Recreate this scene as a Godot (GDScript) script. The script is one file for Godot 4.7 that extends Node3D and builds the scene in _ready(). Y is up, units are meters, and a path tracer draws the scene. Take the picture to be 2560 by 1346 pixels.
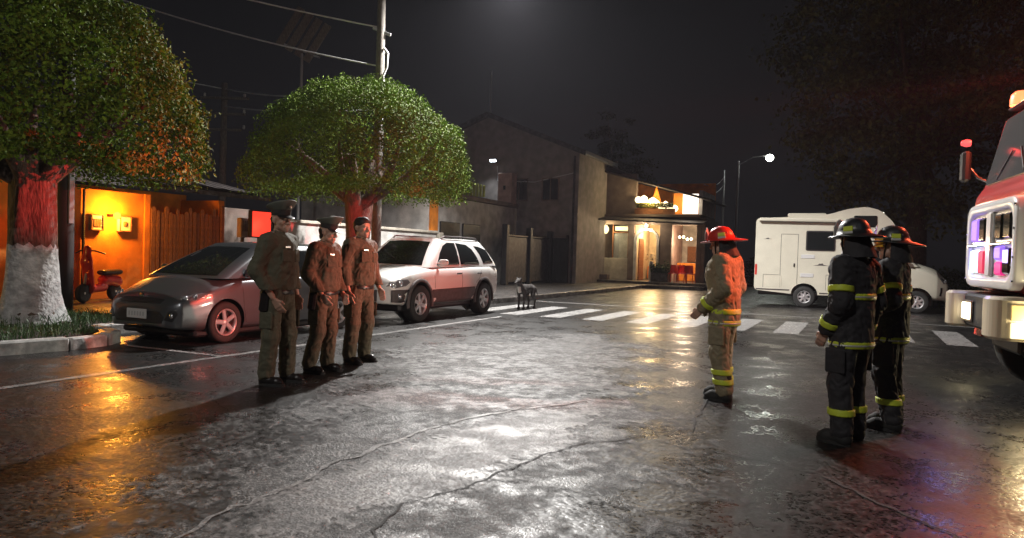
extends Node3D
# A wet street at night: officers and firefighters drawn up beside a fire engine.

var rng := RandomNumberGenerator.new()
var M := {}
var used := {}


class MB:
	var v := PackedVector3Array()
	var n := PackedVector3Array()
	var c := PackedColorArray()
	var i := PackedInt32Array()
	var col := Color(1, 1, 1)

	func tri(a: Vector3, b: Vector3, d: Vector3) -> void:
		var m := (b - a).cross(d - a).normalized()
		var s := v.size()
		v.append(a); v.append(b); v.append(d)
		for k in 3:
			n.append(m)
			c.append(col)
		i.append(s); i.append(s + 2); i.append(s + 1)

	func quad(a: Vector3, b: Vector3, d: Vector3, e: Vector3) -> void:
		var m := (d - a).cross(e - b).normalized()
		var s := v.size()
		v.append(a); v.append(b); v.append(d); v.append(e)
		for k in 4:
			n.append(m)
			c.append(col)
		i.append(s); i.append(s + 2); i.append(s + 1)
		i.append(s); i.append(s + 3); i.append(s + 2)

	func add(o: MB, x := Transform3D.IDENTITY) -> void:
		var s := v.size()
		for k in o.v.size():
			v.append(x * o.v[k])
			n.append((x.basis * o.n[k]).normalized())
			c.append(o.c[k])
		var mirrored := x.basis.determinant() < 0.0
		for k in range(0, o.i.size(), 3):
			i.append(s + o.i[k])
			i.append(s + o.i[k + (2 if mirrored else 1)])
			i.append(s + o.i[k + (1 if mirrored else 2)])

	# a box with chamfered edges
	func box(at: Vector3, size: Vector3, ch := 0.01, turn := Basis.IDENTITY) -> void:
		var h := size * 0.5
		var q: float = minf(ch, minf(h.x, minf(h.y, h.z)) * 0.9)
		var p := {}
		for sx in [-1, 1]:
			for sy in [-1, 1]:
				for sz in [-1, 1]:
					var k := Vector3i(sx, sy, sz)
					p[k] = [
						at + turn * Vector3(sx * h.x, sy * (h.y - q), sz * (h.z - q)),
						at + turn * Vector3(sx * (h.x - q), sy * h.y, sz * (h.z - q)),
						at + turn * Vector3(sx * (h.x - q), sy * (h.y - q), sz * h.z)]
		for s in [-1, 1]:
			var o: Array = [[-1, -1], [1, -1], [1, 1], [-1, 1]]
			if s < 0:
				o.reverse()
			quad(p[Vector3i(s, o[0][0], o[0][1])][0], p[Vector3i(s, o[1][0], o[1][1])][0], p[Vector3i(s, o[2][0], o[2][1])][0], p[Vector3i(s, o[3][0], o[3][1])][0])
			quad(p[Vector3i(o[0][1], s, o[0][0])][1], p[Vector3i(o[1][1], s, o[1][0])][1], p[Vector3i(o[2][1], s, o[2][0])][1], p[Vector3i(o[3][1], s, o[3][0])][1])
			quad(p[Vector3i(o[0][0], o[0][1], s)][2], p[Vector3i(o[1][0], o[1][1], s)][2], p[Vector3i(o[2][0], o[2][1], s)][2], p[Vector3i(o[3][0], o[3][1], s)][2])
		if q < 0.0005:
			return
		for s in [-1, 1]:
			for t in [-1, 1]:
				var f: bool = s * t > 0
				var e1: Array = [p[Vector3i(s, t, -1)][0], p[Vector3i(s, t, -1)][1], p[Vector3i(s, t, 1)][1], p[Vector3i(s, t, 1)][0]]
				var e2: Array = [p[Vector3i(-1, s, t)][1], p[Vector3i(-1, s, t)][2], p[Vector3i(1, s, t)][2], p[Vector3i(1, s, t)][1]]
				var e3: Array = [p[Vector3i(t, -1, s)][2], p[Vector3i(t, -1, s)][0], p[Vector3i(t, 1, s)][0], p[Vector3i(t, 1, s)][2]]
				for e in [e1, e2, e3]:
					if f:
						quad(e[3], e[2], e[1], e[0])
					else:
						quad(e[0], e[1], e[2], e[3])
		for k in p:
			var w: Array = p[k]
			if k.x * k.y * k.z > 0:
				tri(w[0], w[1], w[2])
			else:
				tri(w[2], w[1], w[0])

	# rows of points joined into one smooth sheet
	func grid(rows: Array, close_u := false, close_v := false, flat := false) -> void:
		var nr: int = rows.size()
		var nc: int = rows[0].size()
		var ru: int = nr if close_v else nr - 1
		var cu: int = nc if close_u else nc - 1
		if flat:
			for r in ru:
				for k in cu:
					var r2: int = (r + 1) % nr
					var k2: int = (k + 1) % nc
					quad(rows[r][k], rows[r][k2], rows[r2][k2], rows[r2][k])
			return
		var s := v.size()
		var m := PackedVector3Array()
		m.resize(nr * nc)
		for r in ru:
			for k in cu:
				var r2: int = (r + 1) % nr
				var k2: int = (k + 1) % nc
				var a: Vector3 = rows[r][k]
				var b: Vector3 = rows[r][k2]
				var d: Vector3 = rows[r2][k2]
				var e: Vector3 = rows[r2][k]
				var f := (d - a).cross(e - b)
				m[r * nc + k] += f; m[r * nc + k2] += f; m[r2 * nc + k2] += f; m[r2 * nc + k] += f
				var ia := s + r * nc + k
				var ib := s + r * nc + k2
				var id := s + r2 * nc + k2
				var ie := s + r2 * nc + k
				if not a.is_equal_approx(b) and not b.is_equal_approx(d) and not a.is_equal_approx(d):
					i.append(ia); i.append(id); i.append(ib)
				if not a.is_equal_approx(d) and not d.is_equal_approx(e) and not a.is_equal_approx(e):
					i.append(ia); i.append(ie); i.append(id)
		for r in nr:
			for k in nc:
				v.append(rows[r][k])
				var w := m[r * nc + k]
				n.append(w.normalized() if w.length_squared() > 1e-20 else Vector3.UP)
				c.append(col)

	func fan(pts: PackedVector3Array) -> void:
		var mid := Vector3.ZERO
		for q in pts:
			mid += q
		mid /= pts.size()
		for k in pts.size():
			tri(mid, pts[k], pts[(k + 1) % pts.size()])

	# a tube through points, one radius for each
	func tube(pts: Array, radii: Array, sides := 8, caps := true) -> void:
		var rows := []
		var up := Vector3.UP
		var last := Vector3.ZERO
		for k in pts.size():
			var t: Vector3 = (pts[mini(k + 1, pts.size() - 1)] - pts[maxi(k - 1, 0)]).normalized()
			if k == 0:
				up = t.cross(Vector3(0.31, 0.12, 0.94)).normalized()
				if up.length() < 0.1:
					up = t.cross(Vector3.RIGHT).normalized()
			else:
				up = (up - t * up.dot(t)).normalized()
			last = t
			var side := t.cross(up)
			var r: float = radii[mini(k, radii.size() - 1)]
			var row := PackedVector3Array()
			for j in sides:
				var an := TAU * j / sides
				row.append(pts[k] + (up * cos(an) + side * sin(an)) * r)
			rows.append(row)
		grid(rows, true)
		if caps:
			var a: PackedVector3Array = rows[0].duplicate()
			a.reverse()
			fan(a)
			fan(rows[-1])

	# a profile of (radius, height) turned round the y axis
	func lathe(profile: Array, segs := 20, x := Transform3D.IDENTITY, close := true) -> void:
		var rows := []
		for p in profile:
			var row := PackedVector3Array()
			for j in segs:
				var an := -TAU * j / segs
				row.append(x * Vector3(p.x * cos(an), p.y, p.x * sin(an)))
			rows.append(row)
		grid(rows, true)
		if close:
			if profile[0].x > 0.001:
				var a: PackedVector3Array = rows[0].duplicate()
				a.reverse()
				fan(a)
			if profile[-1].x > 0.001:
				fan(rows[-1])

	# a flat outline pushed through a depth; x places its plane (outline in x and y, depth along z)
	func prism(outline: PackedVector2Array, depth: float, x := Transform3D.IDENTITY, bevel := 0.0) -> void:
		var o := outline.duplicate()
		if Geometry2D.is_polygon_clockwise(o):
			o.reverse()
		var inset := o
		if bevel > 0.0:
			var got := Geometry2D.offset_polygon(o, -bevel)
			if got.size() == 1 and got[0].size() == o.size():
				inset = got[0]
				var best := 0
				for k in inset.size():
					if inset[k].distance_to(o[0]) < inset[best].distance_to(o[0]):
						best = k
				var turned := PackedVector2Array()
				for k in inset.size():
					turned.append(inset[(best + k) % inset.size()])
				inset = turned
			else:
				bevel = 0.0
		var idx := Geometry2D.triangulate_polygon(inset)
		for s in [0, 1]:
			var z: float = depth * 0.5 * (1 if s else -1)
			for k in range(0, idx.size(), 3):
				var a := inset[idx[k]]
				var b := inset[idx[k + 1]]
				var d := inset[idx[k + 2]]
				if ((b - a).cross(d - a) > 0) != (s == 1):
					var w := b
					b = d
					d = w
				tri(x * Vector3(a.x, a.y, z), x * Vector3(b.x, b.y, z), x * Vector3(d.x, d.y, z))
		var zs: float = depth * 0.5 - bevel
		for k in o.size():
			var a := o[k]
			var b := o[(k + 1) % o.size()]
			quad(x * Vector3(a.x, a.y, -zs), x * Vector3(b.x, b.y, -zs), x * Vector3(b.x, b.y, zs), x * Vector3(a.x, a.y, zs))
			if bevel > 0.0:
				var e := inset[k]
				var f := inset[(k + 1) % o.size()]
				quad(x * Vector3(a.x, a.y, zs), x * Vector3(b.x, b.y, zs), x * Vector3(f.x, f.y, depth * 0.5), x * Vector3(e.x, e.y, depth * 0.5))
				quad(x * Vector3(e.x, e.y, -depth * 0.5), x * Vector3(f.x, f.y, -depth * 0.5), x * Vector3(b.x, b.y, -zs), x * Vector3(a.x, a.y, -zs))

	func hit(from: Vector3, dir: Vector3) -> Variant:
		var best: Variant = null
		var near := 1e9
		for k in range(0, i.size(), 3):
			var got: Variant = Geometry3D.ray_intersects_triangle(from, dir, v[i[k]], v[i[k + 1]], v[i[k + 2]])
			if got != null:
				var d := from.distance_squared_to(got)
				if d < near:
					near = d
					best = got
		return best

	func mesh() -> ArrayMesh:
		var a := []
		a.resize(Mesh.ARRAY_MAX)
		a[Mesh.ARRAY_VERTEX] = v
		a[Mesh.ARRAY_NORMAL] = n
		a[Mesh.ARRAY_COLOR] = c
		a[Mesh.ARRAY_INDEX] = i
		var m := ArrayMesh.new()
		m.add_surface_from_arrays(Mesh.PRIMITIVE_TRIANGLES, a)
		return m


# a panel that follows the surface of src: its outline points are cast along dir, raised by lift and given an edge
func drape(src: MB, outline: Array, dir: Vector3, lift := 0.006, rings := 4) -> MB:
	var out := MB.new()
	var pts := PackedVector3Array()
	for k in outline.size():
		var a: Vector3 = outline[k]
		var b: Vector3 = outline[(k + 1) % outline.size()]
		var steps: int = maxi(1, int(a.distance_to(b) / 0.12))
		for s in steps:
			pts.append(a.lerp(b, float(s) / steps))
	var mid := Vector3.ZERO
	for p in pts:
		mid += p
	mid /= pts.size()
	var rows := []
	var prev := PackedVector3Array()
	for r in rings + 1:
		var row := PackedVector3Array()
		for k in pts.size():
			var p: Vector3 = pts[k].lerp(mid, float(r) / rings)
			var got: Variant = src.hit(p, dir)
			if got == null:
				got = prev[k] if prev.size() else p
			row.append(got - dir * lift if got is Vector3 else p)
			if r == rings and k > 0:
				row[k] = row[0]
		rows.append(row)
		prev = row
	var skirt := PackedVector3Array()
	for p in rows[0]:
		skirt.append(p + dir * (lift + 0.012))
	rows.push_front(skirt)
	out.grid(rows, true)
	var facing := 0.0
	for q in out.n:
		facing += q.dot(dir)
	if facing > 0.0:
		for k in out.n.size():
			out.n[k] = -out.n[k]
		for k in range(0, out.i.size(), 3):
			var w := out.i[k]
			out.i[k] = out.i[k + 1]
			out.i[k + 1] = w
	return out


func seam(src: MB, path: Array, dir: Vector3, r := 0.004) -> MB:
	var out := MB.new()
	var pts := []
	for k in path.size() - 1:
		var steps: int = maxi(1, int(path[k].distance_to(path[k + 1]) / 0.1))
		for s in steps + (1 if k == path.size() - 2 else 0):
			var got: Variant = src.hit(path[k].lerp(path[k + 1], float(s) / steps), dir)
			if got != null:
				pts.append(got)
	if pts.size() > 1:
		out.tube(pts, [r], 6)
	return out


func numbered(called: String) -> String:
	var k: int = used.get(called, 0)
	used[called] = k + 1
	return called if k == 0 else "%s_%03d" % [called, k]


func thing(called: String, label: String, category: String, at := Vector3.ZERO, turn := 0.0, group := "") -> Node3D:
	var o := Node3D.new()
	o.name = numbered(called)
	add_child(o)
	o.position = at
	o.rotation.y = turn
	tag(o, label, category, group)
	return o


func tag(o: Node, label: String, category: String, group := "", kind := "") -> void:
	if label:
		o.set_meta("label", label)
	if category:
		o.set_meta("category", category)
	if group:
		o.set_meta("group", group)
	if kind:
		o.set_meta("kind", kind)


func part(called: String, b: MB, m: Material, parent: Node) -> MeshInstance3D:
	return put(called, b.mesh(), m, parent)


func put(called: String, mesh: Mesh, m: Material, parent: Node, at := Vector3.ZERO) -> MeshInstance3D:
	var o := MeshInstance3D.new()
	o.name = numbered(called) if parent == self else called
	o.mesh = mesh
	o.material_override = m
	o.position = at
	parent.add_child(o, true)
	return o


func ground(called: String, b: MB, m: Material, label := "") -> MeshInstance3D:
	var o := part(called, b, m, self)
	o.set_meta("kind", "structure")
	if label:
		o.set_meta("label", label)
	return o


func lin(r: float, g: float, b: float) -> Color:
	return Color(r, g, b).linear_to_srgb()


func mat(called: String, color: Color, rough := 0.6, metal := 0.0, extra := {}) -> StandardMaterial3D:
	var m := StandardMaterial3D.new()
	m.resource_name = called
	m.albedo_color = color.linear_to_srgb()
	m.albedo_color.a = color.a
	m.roughness = rough
	m.metallic = metal
	for k in extra:
		m.set(k, extra[k])
	M[called] = m
	return m


func noise(kind: int, seed_: int, freq: float, oct := 4, size := 256) -> PackedByteArray:
	var f := FastNoiseLite.new()
	f.noise_type = kind as FastNoiseLite.NoiseType
	f.seed = seed_
	f.frequency = freq
	f.fractal_octaves = oct
	if kind == FastNoiseLite.TYPE_CELLULAR:
		f.cellular_return_type = FastNoiseLite.RETURN_DISTANCE
	var im := f.get_seamless_image(size, size)
	im.convert(Image.FORMAT_L8)
	return im.get_data()


func gray(data: PackedByteArray, size: int, lo := 0.0, hi := 1.0) -> ImageTexture:
	var d := data.duplicate()
	for k in d.size():
		d[k] = int(255.0 * (lo + (hi - lo) * d[k] / 255.0))
	return ImageTexture.create_from_image(Image.create_from_data(size, size, false, Image.FORMAT_L8, d))


# gives a material grain: a grey colour texture, uneven gloss and relief, laid from three sides
func grain(m: StandardMaterial3D, color: Texture2D, rough: Texture2D, relief: Texture2D, per_metre: float, height := 0.2, world := true) -> void:
	m.uv1_triplanar = true
	m.uv1_world_triplanar = world
	m.uv1_scale = Vector3.ONE * per_metre
	if color:
		m.albedo_texture = color
	if rough:
		m.roughness_texture = rough
	if relief:
		m.heightmap_enabled = true
		m.heightmap_texture = relief
		m.heightmap_scale = height


# ---- bodies: capsules joined smoothly and meshed as surface nets ----
# bone: [a, b, radius a, radius b, stretch of distances (Vector3, optional)]
func nets(bones: Array, cell: float, k: float, clips := [], off := 0.0, into: MB = null) -> MB:
	var lo := Vector3.ONE * 1e9
	var hi := Vector3.ONE * -1e9
	for b in bones:
		var r: float = maxf(b[2], b[3]) + off + cell * 3.0
		for p in [b[0], b[1]]:
			lo = lo.min(p - Vector3.ONE * r)
			hi = hi.max(p + Vector3.ONE * r)
	var nx := int((hi.x - lo.x) / cell) + 2
	var ny := int((hi.y - lo.y) / cell) + 2
	var nz := int((hi.z - lo.z) / cell) + 2
	var f := PackedFloat32Array()
	f.resize(nx * ny * nz)
	f.fill(1.0)
	var sxy := nx * ny
	for bone in bones:
		var a: Vector3 = bone[0]
		var s: Vector3 = bone[4] if bone.size() > 4 else Vector3.ONE
		var ba: Vector3 = (bone[1] - a) * s
		var l2 := maxf(ba.length_squared(), 1e-9)
		var ra: float = bone[2]
		var dr: float = bone[3] - ra
		var m: float = maxf(bone[2], bone[3]) + off + k + cell * 2.0
		var b0: Vector3 = (a.min(bone[1]) - Vector3.ONE * m - lo) / cell
		var b1: Vector3 = (a.max(bone[1]) + Vector3.ONE * m - lo) / cell
		for z in range(maxi(0, int(b0.z)), mini(nz, int(b1.z) + 2)):
			for y in range(maxi(0, int(b0.y)), mini(ny, int(b1.y) + 2)):
				var at := z * sxy + y * nx
				for x in range(maxi(0, int(b0.x)), mini(nx, int(b1.x) + 2)):
					var q := (lo + Vector3(x, y, z) * cell - a) * s
					var t := clampf(q.dot(ba) / l2, 0.0, 1.0)
					var d := (q - ba * t).length() - ra - dr * t - off
					var e := f[at + x]
					var h := maxf(k - absf(e - d), 0.0)
					f[at + x] = minf(e, d) - h * h * 0.25 / k
	for cl in clips:
		var cp: Vector3 = cl[0]
		var cn: Vector3 = cl[1]
		var slab: bool = cl.size() > 2
		for z in nz:
			for y in ny:
				for x in nx:
					var w := (lo + Vector3(x, y, z) * cell - cp).dot(cn)
					if slab:
						w = absf(w) - cl[2]
					var at := z * sxy + y * nx + x
					if w > f[at]:
						f[at] = w
	var out := into if into else MB.new()
	var ids := PackedInt32Array()
	ids.resize(nx * ny * nz)
	ids.fill(-1)
	var far := cell * 1.8
	var cube := [0, 1, nx, nx + 1, sxy, sxy + 1, sxy + nx, sxy + nx + 1]
	var edges := [[0, 1], [2, 3], [4, 5], [6, 7], [0, 2], [1, 3], [4, 6], [5, 7], [0, 4], [1, 5], [2, 6], [3, 7]]
	var corner := [Vector3(0, 0, 0), Vector3(1, 0, 0), Vector3(0, 1, 0), Vector3(1, 1, 0), Vector3(0, 0, 1), Vector3(1, 0, 1), Vector3(0, 1, 1), Vector3(1, 1, 1)]
	var val := [0.0, 0.0, 0.0, 0.0, 0.0, 0.0, 0.0, 0.0]
	for z in nz - 1:
		for y in ny - 1:
			var base := z * sxy + y * nx
			for x in nx - 1:
				var at := base + x
				if absf(f[at]) > far:
					continue
				var neg := 0
				for j in 8:
					var w: float = f[at + cube[j]]
					val[j] = w
					if w < 0.0:
						neg += 1
				if neg == 0 or neg == 8:
					continue
				var sum := Vector3.ZERO
				var cnt := 0
				for ed in edges:
					var va: float = val[ed[0]]
					var vb: float = val[ed[1]]
					if (va < 0.0) != (vb < 0.0):
						sum += corner[ed[0]].lerp(corner[ed[1]], va / (va - vb))
						cnt += 1
				ids[at] = out.v.size()
				out.v.append(lo + (Vector3(x, y, z) + sum / cnt) * cell)
				var g := Vector3(val[1] + val[3] + val[5] + val[7] - val[0] - val[2] - val[4] - val[6], val[2] + val[3] + val[6] + val[7] - val[0] - val[1] - val[4] - val[5], val[4] + val[5] + val[6] + val[7] - val[0] - val[1] - val[2] - val[3])
				out.n.append(g.normalized())
				out.c.append(out.col)
	for z in range(1, nz - 1):
		for y in range(1, ny - 1):
			for x in range(1, nx - 1):
				var at := z * sxy + y * nx + x
				if ids[at] < 0:
					continue
				var inside := f[at] < 0.0
				for ax in 3:
					var step: int = [1, nx, sxy][ax]
					if (f[at + step] < 0.0) == inside:
						continue
					var u: int = [nx, sxy, 1][ax]
					var w: int = [sxy, 1, nx][ax]
					var a := ids[at - u - w]
					var b := ids[at - w]
					var d := ids[at]
					var e := ids[at - u]
					if a < 0 or b < 0 or e < 0:
						continue
					var o := [a, b, d, a, d, e] if not inside else [a, d, b, a, e, d]
					for j in o:
						out.i.append(j)
	return out


# cloth: creases pressed into a surface, then its normals made anew
func wrinkle(b: MB, amp: float, across: float, along: float, seed_: int) -> MB:
	var ns := FastNoiseLite.new()
	ns.seed = seed_
	ns.frequency = 1.0
	ns.fractal_octaves = 2
	for k in b.v.size():
		var p := b.v[k]
		var w := ns.get_noise_3d(p.x * across, p.y * along + 1.7 * ns.get_noise_3d(p.x * 5.0, p.y * 4.0, p.z * 5.0), p.z * across)
		b.v[k] = p + b.n[k] * amp * (0.7 - 2.4 * absf(w))
	var m := PackedVector3Array()
	m.resize(b.v.size())
	for k in range(0, b.i.size(), 3):
		var f := (b.v[b.i[k + 2]] - b.v[b.i[k]]).cross(b.v[b.i[k + 1]] - b.v[b.i[k]])
		for j in 3:
			m[b.i[k + j]] += f
	for k in b.v.size():
		var f := m[k].normalized()
		b.n[k] = f if f.dot(b.n[k]) >= 0.0 else -f
	return b


func materials() -> void:
	var S := FastNoiseLite.TYPE_SIMPLEX_SMOOTH
	var C := FastNoiseLite.TYPE_CELLULAR
	# wet asphalt: stones, worn patches, films of water
	var n := 1024
	var fine := noise(S, 3, 0.22, 3, n)
	var stones := noise(C, 5, 0.11, 2, n)
	var patch := noise(S, 9, 0.006, 5, n)
	var streak := noise(S, 14, 0.018, 4, n)
	var al := PackedByteArray()
	var ro := PackedByteArray()
	var he := PackedByteArray()
	for d in [al, ro, he]:
		d.resize(n * n)
	var speck := RandomNumberGenerator.new()
	speck.seed = 71
	for k in n * n:
		var p := patch[k] / 255.0
		var s := stones[k] / 255.0
		var g := fine[k] / 255.0
		var w := streak[k] / 255.0
		var wet := smoothstep(0.35, 0.75, p * 0.6 + w * 0.4)
		s = clampf(0.5 + (s - 0.5) * 1.8, 0.0, 1.0)
		g = clampf(0.5 + (g - 0.5) * 1.8, 0.0, 1.0)
		var h := (0.25 + 0.5 * s + 0.4 * (g - 0.5)) * (1.0 - 0.4 * wet) + 0.35 * (p - 0.5) + 0.12
		he[k] = int(clampf(h, 0.0, 1.0) * 255.0)
		var a := 0.56 + 0.42 * (g - 0.5) + 0.45 * (s - 0.5) + 0.5 * (w - 0.5) + 0.4 * (p - 0.5)
		if speck.randf() < 0.015:
			a += 0.4
		al[k] = int(clampf(a, 0.05, 1.0) * 255.0)
		ro[k] = int(clampf(0.80 - 0.3 * wet + 0.3 * (g - 0.5) + 0.2 * (s - 0.5), 0.1, 1.0) * 255.0)
	var t_al := gray(al, n)
	var t_ro := gray(ro, n)
	var t_he := gray(he, n)
	var gr := PackedByteArray()
	gr.resize(n * n)
	for k in n * n:
		gr[k] = int(clampf(0.5 + 1.5 * (stones[k] / 255.0 - 0.45) + 1.3 * (fine[k] / 255.0 - 0.5) + 0.7 * (streak[k] / 255.0 - 0.5), 0.12, 1.0) * 255.0)
	var t_gr := gray(gr, n)
	var asphalt := mat("asphalt", Color(0.06, 0.057, 0.056), 0.55, 0.0, {"metallic_specular": 0.5})
	grain(asphalt, t_al, t_ro, t_he, 1.0 / 7.3, 0.28)
	var grit := mat("worn_asphalt", Color(0.27, 0.26, 0.255), 0.92, 0.0, {"metallic_specular": 0.5, "vertex_color_use_as_albedo": true, "transparency": BaseMaterial3D.TRANSPARENCY_ALPHA})
	grain(grit, t_gr, t_ro, t_he, 1.0 / 3.1, 0.5)
	var cement := mat("worn_cement", Color(0.46, 0.44, 0.43), 0.8, 0.0, {"metallic_specular": 0.5, "vertex_color_use_as_albedo": true, "transparency": BaseMaterial3D.TRANSPARENCY_ALPHA})
	grain(cement, gray(al, n, 0.35, 0.95), t_ro, t_he, 1.0 / 4.1, 0.35)
	var paint := mat("road_paint", Color(0.62, 0.61, 0.6), 0.62)
	grain(paint, gray(stones, n, 0.35, 1.0), t_ro, t_he, 1.0 / 5.0, 0.6)
	var paving := mat("paving", Color(0.22, 0.2, 0.19), 0.6)
	grain(paving, t_al, t_ro, t_he, 1.0 / 3.7, 0.6)
	var kerb := mat("kerb_white", Color(0.74, 0.72, 0.7), 0.7)
	var small := noise(S, 21, 0.03, 5, 256)
	var small_t := gray(small, 256, 0.45, 1.0)
	var pits := gray(noise(S, 22, 0.12, 4, 256), 256)
	grain(kerb, gray(small, 256, 0.6, 1.0), null, pits, 0.9, 0.4)
	var soil := mat("soil", Color(0.06, 0.05, 0.035), 0.95)
	grain(soil, small_t, null, pits, 0.7, 2.0)
	var render_ := gray(noise(S, 31, 0.02, 6, 256), 256, 0.76, 1.0)
	for w in [["wall_orange", Color(0.80, 0.25, 0.02)], ["wall_white", Color(0.62, 0.6, 0.57)], ["wall_grey", Color(0.27, 0.235, 0.22)], ["wall_brown", Color(0.2, 0.15, 0.125)], ["wall_cream", Color(0.55, 0.5, 0.42)], ["wall_pink", Color(0.6, 0.42, 0.36)]]:
		grain(mat(w[0], w[1], 0.85), render_, null, pits, 0.35, 0.35)
	var bark_n := FastNoiseLite.new()
	bark_n.seed = 4
	bark_n.frequency = 0.05
	var bark := mat("bark", Color(0.17, 0.115, 0.085), 0.85)
	grain(bark, gray(noise(S, 41, 0.05, 5, 256), 256, 0.5, 1.0), null, gray(noise(S, 42, 0.06, 5, 256), 256), 0.8, 2.0)
	bark.uv1_scale = Vector3(1.6, 0.35, 1.6)
	var lime := mat("limewash", Color(0.66, 0.66, 0.66), 0.85)
	grain(lime, gray(noise(S, 43, 0.03, 5, 256), 256, 0.6, 1.0), null, gray(noise(S, 42, 0.06, 5, 256), 256), 0.8, 2.5)
	var wood := mat("planks", Color(0.45, 0.17, 0.05), 0.75)
	grain(wood, gray(noise(S, 51, 0.06, 5, 256), 256, 0.45, 1.0), null, pits, 1.0, 0.6)
	wood.uv1_scale = Vector3(5.0, 0.5, 5.0)
	var pole := mat("weathered_pole", Color(0.28, 0.25, 0.22), 0.85)
	grain(pole, gray(noise(S, 52, 0.05, 5, 256), 256, 0.5, 1.0), null, pits, 1.0, 0.8)
	pole.uv1_scale = Vector3(3.0, 0.4, 3.0)
	mat("dark_post", Color(0.035, 0.03, 0.03), 0.7)
	grain(mat("roofing", Color(0.09, 0.075, 0.075), 0.7), small_t, null, pits, 0.8, 0.8)
	grain(mat("sheet_metal", Color(0.1, 0.095, 0.1), 0.5, 0.3), small_t, null, pits, 0.5, 0.3)
	grain(mat("black_metal", Color(0.02, 0.02, 0.022), 0.5, 0.2), small_t, null, pits, 0.6, 0.3)
	mat("wire", Color(0.55, 0.55, 0.56), 0.5, 0.2)
	mat("galvanised", Color(0.34, 0.34, 0.35), 0.45, 0.6)
	mat("leaf", Color(1, 1, 1), 0.7, 0.0, {"vertex_color_use_as_albedo": true, "backlight_enabled": true, "backlight": Color(0.35, 0.4, 0.2), "metallic_specular": 0.3})
	mat("grass", Color(1, 1, 1), 0.6, 0.0, {"vertex_color_use_as_albedo": true})
	# vehicles
	mat("paint_grey", Color(0.1, 0.105, 0.115), 0.38, 0.55, {"clearcoat_enabled": true, "clearcoat": 0.8, "clearcoat_roughness": 0.08})
	mat("paint_white", Color(0.72, 0.72, 0.7), 0.42, 0.0, {"clearcoat_enabled": true, "clearcoat": 0.7, "clearcoat_roughness": 0.1})
	mat("bumper_cream", Color(0.58, 0.5, 0.36), 0.45, 0.0, {"clearcoat_enabled": true, "clearcoat": 0.5, "clearcoat_roughness": 0.15})
	mat("paint_red", Color(0.62, 0.025, 0.02), 0.35, 0.0, {"clearcoat_enabled": true, "clearcoat": 0.9, "clearcoat_roughness": 0.06})
	grain(mat("gel_coat", Color(0.66, 0.635, 0.53), 0.4), gray(small, 256, 0.95, 1.0), null, null, 0.25)
	grain(mat("cladding", Color(0.10, 0.085, 0.085), 0.6), gray(small, 256, 0.7, 1.0), null, null, 0.8)
	mat("black_plastic", Color(0.02, 0.02, 0.022), 0.45)
	mat("seam", Color(0.03, 0.03, 0.03), 0.8)
	grain(mat("rubber", Color(0.022, 0.022, 0.022), 0.75), null, null, pits, 3.0, 0.3)
	mat("alloy", Color(0.6, 0.6, 0.62), 0.35, 0.7)
	mat("chrome", Color(0.75, 0.75, 0.77), 0.15, 1.0)
	mat("car_glass", Color(0.012, 0.014, 0.015), 0.06, 0.0, {"metallic_specular": 0.6})
	mat("truck_glass", Color(0.1, 0.1, 0.1), 0.12, 0.0, {"metallic_specular": 0.7})
	mat("lamp_cover", Color(0.3, 0.3, 0.31), 0.12, 0.5, {"clearcoat_enabled": true, "clearcoat": 1.0, "clearcoat_roughness": 0.03})
	mat("clear_lens", Color(0.75, 0.77, 0.8, 0.25), 0.05, 0.0, {"transparency": BaseMaterial3D.TRANSPARENCY_ALPHA})
	mat("reflector", Color(0.8, 0.8, 0.82), 0.2, 0.9)
	mat("plate", Color(0.6, 0.6, 0.6), 0.5)
	mat("plate_mark", Color(0.42, 0.42, 0.43), 0.6)
	mat("amber_lens", Color(0.7, 0.25, 0.03), 0.2)
	mat("seat_cloth", Color(0.33, 0.31, 0.28), 0.9)
	mat("pane", Color(0.8, 0.85, 0.85, 0.12), 0.05, 0.0, {"transparency": BaseMaterial3D.TRANSPARENCY_ALPHA})
	# people
	var weave := gray(noise(S, 61, 0.25, 2, 256), 256, 0.75, 1.0)
	var folds := gray(noise(S, 62, 0.028, 2, 256), 256)
	for w in [["uniform", Color(0.125, 0.118, 0.075)], ["turnout_black", Color(0.035, 0.033, 0.038)], ["turnout_tan", Color(0.36, 0.30, 0.19)], ["dark_cloth", Color(0.035, 0.03, 0.028)]]:
		var m := mat(w[0], w[1], 0.8, 0.0, {"rim_enabled": true, "rim": 0.3, "rim_tint": 0.5})
		grain(m, weave, null, folds, 1.3, 1.3)
	mat("skin", Color(0.5, 0.3, 0.22), 0.5, 0.0, {"subsurf_scatter_enabled": true, "subsurf_scatter_strength": 0.06})
	mat("hair", Color(0.018, 0.013, 0.01), 0.6)
	mat("leather", Color(0.014, 0.012, 0.012), 0.35)
	mat("cap_green", Color(0.13, 0.14, 0.115), 0.7)
	mat("badge", Color(0.7, 0.68, 0.6), 0.3, 0.7)
	mat("lime_band", Color(0.62, 0.72, 0.06), 0.45)
	mat("silver_band", Color(0.7, 0.7, 0.68), 0.35, 0.2)
	mat("helmet_red", Color(0.55, 0.03, 0.02), 0.3, 0.0, {"clearcoat_enabled": true, "clearcoat": 0.6})
	mat("helmet_black", Color(0.02, 0.02, 0.022), 0.3, 0.0, {"clearcoat_enabled": true, "clearcoat": 0.6})
	mat("amber_visor", Color(0.75, 0.45, 0.05), 0.2)
	mat("eye_white", Color(0.6, 0.58, 0.55), 0.2)
	mat("fur", Color(0.025, 0.021, 0.02), 0.8)
	mat("fur_white", Color(0.45, 0.43, 0.4), 0.85)


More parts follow.
